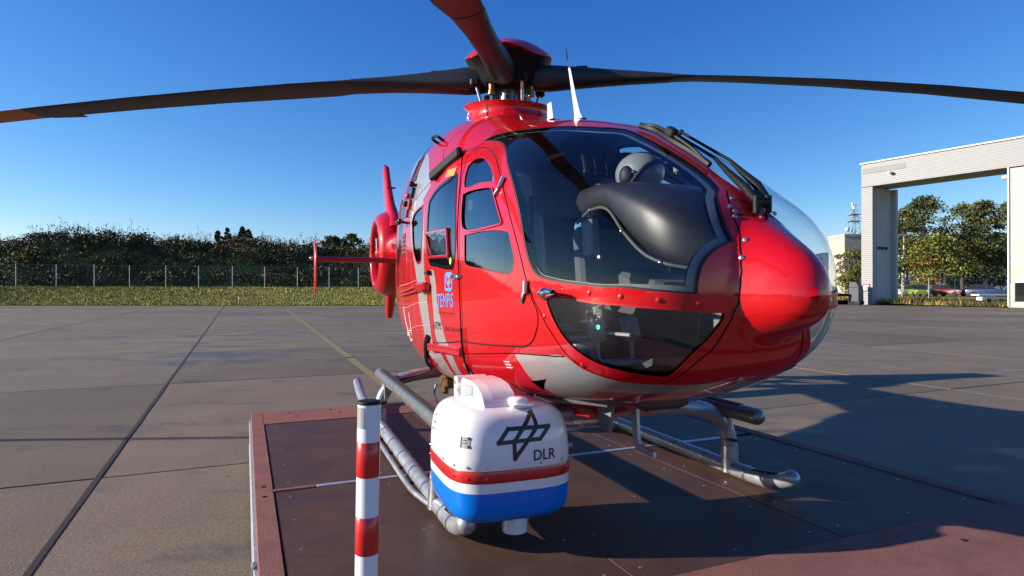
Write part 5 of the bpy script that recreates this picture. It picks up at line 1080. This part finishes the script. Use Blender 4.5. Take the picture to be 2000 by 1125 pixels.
MB().box((1.30, 0, 2.16), (.55, .30, .10), ch=.03).build('overhead_panel', 'black', heli)
for y in (-.08, .0, .08): MB().tube([(1.50, y, 2.10), (1.55, y, 1.97)], .012, 6).ball((1.55, y, 1.96), .02, 8, 6).build('throttle_lever', 'black', heli)
# glareshield: a long vinyl hump over the instruments
GY = -.12
GS = ((1.92, 1.77, 1.58, .31), (1.94, 1.80, 1.57, .34), (2.15, 1.785, 1.62, .37), (2.35, 1.76, 1.60, .39), (2.50, 1.73, 1.47, .395), (2.65, 1.68, 1.36, .39), (2.76, 1.62, 1.315, .365), (2.83, 1.565, 1.30, .32), (2.88, 1.505, 1.30, .265), (2.91, 1.455, 1.32, .21), (2.922, 1.41, 1.35, .16))
rings = []
for x, z1, z0, hw in GS:
    zc = (z1 + z0) / 2; rings.append([(x, GY + (hw - .12) * math.copysign(abs(math.cos(t)) ** .62, math.cos(t)), zc + (z1 - z0) / 2 * math.copysign(abs(math.sin(t)) ** .62, math.sin(t))) for t in np.linspace(0, 2 * math.pi, 41)[:-1]])
gs = MB().loft(rings).build('glareshield', 'leather', heli, angle=70)
edge = [Vector((x, GY - (hw - .12) * .97, z0 + (z1 - z0) * .12)) for x, z1, z0, hw in GS[1:-1]]
MB().tube(smooth_path(edge, 4), .008, 8).build('piping', 'darklining', gs)
for i in (1, 3, 5): MB().ball(edge[i] + Vector((0, -.008, 0)), .009, 10, 8).build('snap_button', 'chrome', gs)
MB().tube(smooth_path([(2.15, -.345, 1.62), (2.15, -.33, 1.74), (2.15, -.2, 1.772), (2.15, 0, 1.776)], 5), .004, 6).build('cover_seam', 'seam', gs)
MB().ball((2.62, -.10, 1.655), (.05, .03, .018), 14, 8).build('gps_puck', 'greyplastic', gs)
MB().tube(smooth_path([(2.66, -.10, 1.65), (2.75, -.06, 1.61), (2.82, -.08, 1.56)], 4), .005, 6).build('puck_cable', 'black', gs)
for k in range(9): MB().box((2.45 + .03 * k, -.08, 1.722 - .011 * k), (.012, .30, .012), rot=Euler((0, R(20), 0))).build('defrost_slat', 'black', gs)
MB().box((1.95, -.06, 1.38), (.10, .56, .40), ch=.02, rot=Euler((0, R(-8), 0))).build('instrument_panel', 'darklining', heli)
for y in (-.2, .0, .2): MB().box((1.895, y, 1.40), (.015, .16, .2), ch=.004, rot=Euler((0, R(-8), 0))).build('display', 'blackgloss', heli)
MB().box((2.02, -.30, 1.52), (.12, .05, .22), ch=.01, rot=Euler((0, R(-6), 0))).build('switch_box', 'greyplastic', heli)
MB().box((2.1, 0, 1.0), (.5, .30, .66), ch=.03, rot=Euler((0, R(12), 0))).build('centre_console', 'darklining', heli)
for y in (-.38, .38):
    MB().tube(smooth_path([(1.75, y, .70), (1.78, y, .95), (1.72, y, 1.12)], 5), .015, 8).tube([(1.72, y, 1.1), (1.70, y, 1.22)], [.022, .02], 8).build('cyclic_stick', 'black', heli)
    for d in (-.09, .09): MB().tube([(2.42, y + d, .92), (2.40, y + d, 1.05)], .012, 6).box((2.40, y + d, 1.06), (.04, .09, .12), ch=.012, rot=Euler((0, R(-20), 0))).build('pedal', 'greyplastic', heli)
    MB().box((2.38, y, .90), (.10, .34, .025), ch=.006).build('pedal_bar', 'label_grey', heli)
MB().box((2.20, -.45, .98), (.16, .12, .06), ch=.015).build('radio_box', 'label_grey', heli); MB().tube([(2.1, -.5, 1.04), (2.55, -.38, 1.04)], .009, 6).build('linkage_rod', 'label_grey', heli)
for p in ((2.42, -.47, 1.07), (2.43, -.44, .88)): MB().box(p, (.012, .008, .018), ch=.003).build('indicator_led', 'led', heli)
# compass bracket on the centre post, torch clipped to it
MB().box((2.42, -.03, 1.84), (.05, .05, .09), ch=.012).build('compass', 'greyplastic', heli)

# ---- helmet lying on the glareshield
hm = empty('flight_helmet', (1.99, -.01, 1.80)); hm.parent = None
hm.matrix_world = Matrix.Translation((HX, HD, DECK)) @ Matrix.Rotation(HA - R(90), 4, 'Z') @ Matrix.Translation((2.03, .0, 1.785)) @ Matrix.Rotation(R(25), 4, 'Z')
tag(hm, 'grey flight helmet lying on the black glareshield behind the windscreen', 'helmet')
rings = []
for t in np.linspace(.04, .70, 13):
    a = t * math.pi; rings.append([(.135 * math.sin(a) * math.cos(p) * (1.08 if math.cos(p) < 0 else 1), .108 * math.sin(a) * math.sin(p), .085 + .115 * math.cos(a)) for p in np.linspace(0, 2 * math.pi, 29)[:-1]])
MB().loft(rings, caps=(True, False)).build('shell', 'helmet', hm)
MB().loft([[(x * .98, y * .98, z) for x, y, z in r] for r in (rings[-1], [(x * .8, y * .8, .02) for x, y, z in rings[-1]])], caps=(False, True)).build('liner', 'black', hm)
MB().tube(smooth_path([(.02, -.112, .02), (.09, -.085, .10), (.128, 0, .13), (.09, .085, .10), (.02, .112, .02)], 6), .013, 8).build('visor_rim', 'black', hm)
MB().ball((-.02, -.105, .06), (.045, .022, .055), 12, 8).build('ear_cup', 'black', hm); MB().ball((.03, -.112, .075), .010, 8, 6).build('visor_screw', 'chrome', hm)
MB().tube(smooth_path([(.0, -.11, .03), (-.05, -.2, .0), (-.12, -.22, .012), (-.2, -.15, .01)], 6), .007, 6).build('helmet_lead', 'black', hm)

# ================================================================== SENSOR POD
pd = empty('sensor_pod'); pd.matrix_world = Matrix.Translation((HX, HD, DECK)) @ Matrix.Rotation(HA - R(90), 4, 'Z') @ Matrix.Translation((1.90, -.775, 0))
tag(pd, 'white, red and blue camera pod hanging at the starboard skid', 'sensor pod')
PA, PB = .345, .312
def podring(z, k, dz=0): return [(PA * k * math.copysign(abs(math.cos(t)) ** .5, math.cos(t)), PB * k * math.copysign(abs(math.sin(t)) ** .5, math.sin(t)), z) for t in np.linspace(0, 2 * math.pi, 73)[:-1]]
def podpart(zs, name, mat, caps): return MB().loft([podring(z, k) for z, k in zs], caps=caps).build(name, mat, pd, angle=60)
lower = [(.145, .55), (.147, .74), (.155, .84), (.17, .91), (.19, .95), (.215, .975), (.25, .99), (.308, .998)]
podpart(lower, 'lower_shell', 'podblue', (True, False)); podpart([(.308, .998), (.353, 1.0)], 'white_band', 'white', (False, False)); podpart([(.353, 1.0), (.355, 1.004), (.408, 1.004), (.410, 1.001)], 'red_band', 'podred', (False, False))
upper = [(.410, .997), (.412, 1.0), (.47, .995), (.52, .985), (.565, .965), (.60, .935), (.63, .89), (.65, .83), (.665, .75), (.674, .62), (.678, .40), (.679, .15)]
podpart(upper, 'upper_shell', 'white', (False, True))
def pod_xy(t, k=1.0, lift=.0): return Vector(((PA * k + lift) * math.copysign(abs(math.cos(t)) ** .5, math.cos(t)), (PB * k + lift) * math.copysign(abs(math.sin(t)) ** .5, math.sin(t)), 0))
pk = lambda z: float(np.interp(z, [q[0] for q in upper], [q[1] for q in upper]))
for t in np.linspace(0, 2 * math.pi, 17)[:-1]:
    for z, k in ((.378, 1.004), (.428, 1.0)):
        p = pod_xy(t + .1, k); p.z = z; n = Vector((p.x, p.y, 0)).normalized(); MB().tube([p - n * .002, p + n * .004], [.0075, .005], 8).build('shell_screw', 'steel' if z > .4 else 'podred', pd)
# front face print: local y to port; the face is x = +PA
def front_x(y, z): k = pk(z) if z > .41 else 1.0; return PA * k * (max(0.0, 1 - min(1, abs(y / (PB * k))) ** 4)) ** .25
def front_print(polys, mat, name):
    b = MB()
    for poly in polys:
        k = len(poly); n_ = 8; vs = []
        for (y0, z0), (y1, z1) in zip(poly[:k // 2], poly[k // 2:]):
            for j in range(n_ + 1): y = y0 + (y1 - y0) * j / n_; z = z0 + (z1 - z0) * j / n_; vs.append((front_x(y, z) + .0025, y, z))
        b.add(vs, [(r * (n_ + 1) + j, r * (n_ + 1) + j + 1, (r + 1) * (n_ + 1) + j + 1, (r + 1) * (n_ + 1) + j) for r in range(k // 2 - 1) for j in range(n_)])
    return b.build(name, mat, pd, smooth=False)
# emblem: two slim outlined parallelograms crossing, drawn as bars; coordinates (y, z)
def bars(pts, w, closed=True):
    out = []; n_ = len(pts)
    for i in range(n_ if closed else n_ - 1):
        a, b2 = Vector(pts[i]), Vector(pts[(i + 1) % n_]); t = (b2 - a).normalized(); nn = Vector((-t.y, t.x)) * w / 2; a2 = a - t * w * .45; b3 = b2 + t * w * .45
        out.append([tuple(a2 + nn), tuple(a2 - nn), tuple(b3 + nn), tuple(b3 - nn)])
    return out
EMB = EMBLEM
for poly in EMB: front_print(bars(poly, .0185), 'print', 'emblem')
v, f = text_mesh('DLR', True); front = MB().add([(front_x(DLR[0] + DLR[2] * p[0], DLR[1] + DLR[3] * p[1]) + .0025, DLR[0] + DLR[2] * p[0], DLR[1] + DLR[3] * p[1]) for p in v], f).build('lettering', 'print', pd, smooth=False)
# type plate on the rounded corner
def corner_pt(t, z, lift=.002): k = pk(z); p = pod_xy(t, k, lift); return (p.x, p.y, z)
def corner_patch(t0, t1, z0, z1, mat, name, lift=.002):
    n_ = 6; vs = []
    for j in range(n_ + 1):
        t = t0 + (t1 - t0) * j / n_
        for z in (z0, z1): vs.append(corner_pt(t, z, lift))
    return MB().add(vs, [(2 * j, 2 * j + 2, 2 * j + 3, 2 * j + 1) for j in range(n_)]).build(name, mat, pd, smooth=False)
tp = R(-46); corner_patch(tp - .10, tp + .16, .515, .565, 'label_grey', 'type_plate')
corner_patch(tp - .10, tp - .065, .515, .565, 'print', 'type_plate_print', .003); corner_patch(tp + .11, tp + .16, .515, .528, 'print', 'type_plate_print', .003); corner_patch(tp + .11, tp + .16, .553, .565, 'print', 'type_plate_print', .003)
for z in (.535, .548): corner_patch(tp - .05, tp + .09, z, z + .003, 'print', 'type_plate_print', .003)
for k, (z, a0) in enumerate(((.60, 0), (.565, .03), (.53, 0))): corner_patch(R(-100) + a0, R(-100) + .10 + a0, z - .005, z, 'print', 'hand_lettering', .003)
# mounting arm on top, GPS puck, lens tube below
# cast mounting bracket with a scooped side, bolted flange at its rear
outer = [(-.20, .60), (-.20, .755), (-.17, .775), (-.02, .778), (.09, .765), (.16, .735), (.20, .69), (.215, .64), (.215, .60)]
inner_ = [(-.155, .66), (-.155, .735), (-.13, .748), (-.02, .75), (.08, .738), (.13, .715), (.165, .69), (.17, .68), (.10, .672)]
MB().prism(outer, (0, .03, 0), (1, 0, 0), (0, 0, 1), (0, -.115, 0)).build('bracket_body', 'white', pd, angle=30)
rim_ = MB(); no = len(outer); y0, y1 = -.085, -.135
rim_.add([(x, y0, z) for x, z in outer] + [(x, y1, z - .004) for x, z in outer] + [(x, y1 + .004, z) for x, z in inner_] + [(x, y0 + .012, z) for x, z in inner_],
         [(i, (i + 1) % no, no + (i + 1) % no, no + i) for i in range(no)] + [(no + i, no + (i + 1) % no, 2 * no + (i + 1) % no, 2 * no + i) for i in range(no)] + [(2 * no + i, 2 * no + (i + 1) % no, 3 * no + (i + 1) % no, 3 * no + i) for i in range(no)] + [tuple(3 * no + i for i in range(no))])
rim_.build('bracket_rim', 'white', pd, angle=50)
MB().prism([(-.29, .615), (-.29, .755), (-.27, .77), (-.225, .765), (-.205, .735), (-.235, .70), (-.205, .66), (-.20, .615)], (0, -.15, 0), (1, 0, 0), (0, 0, 1), (0, .17, 0)).build('mount_flange', 'white', pd, angle=30)
for z in (.65, .735): MB().tube([(-.265, -.149, z), (-.265, -.158, z)], .012, 8).build('mount_bolt', 'steel', pd)
MB().box((.18, .045, .682), (.17, .115, .016), ch=.006).build('puck_plate', 'white', pd); MB().lathe([(.052, .688), (.052, .703), (.044, .714), (.01, .718)], (.19, .04, 0), n=24).build('gps_puck', 'white', pd)
MB().lathe([(.062, .147), (.062, .075), (.060, .070), (.05, .068), (.05, .09)], (.20, .02, 0), n=28).build('lens_tube', 'white', pd)
# carrier from the pod to the landing gear
for x in (-.1, .12): MB().tube([(x, .15, .42), (x, .36, .44)], .03, 10).build('carrier_strut', 'steptube', pd)
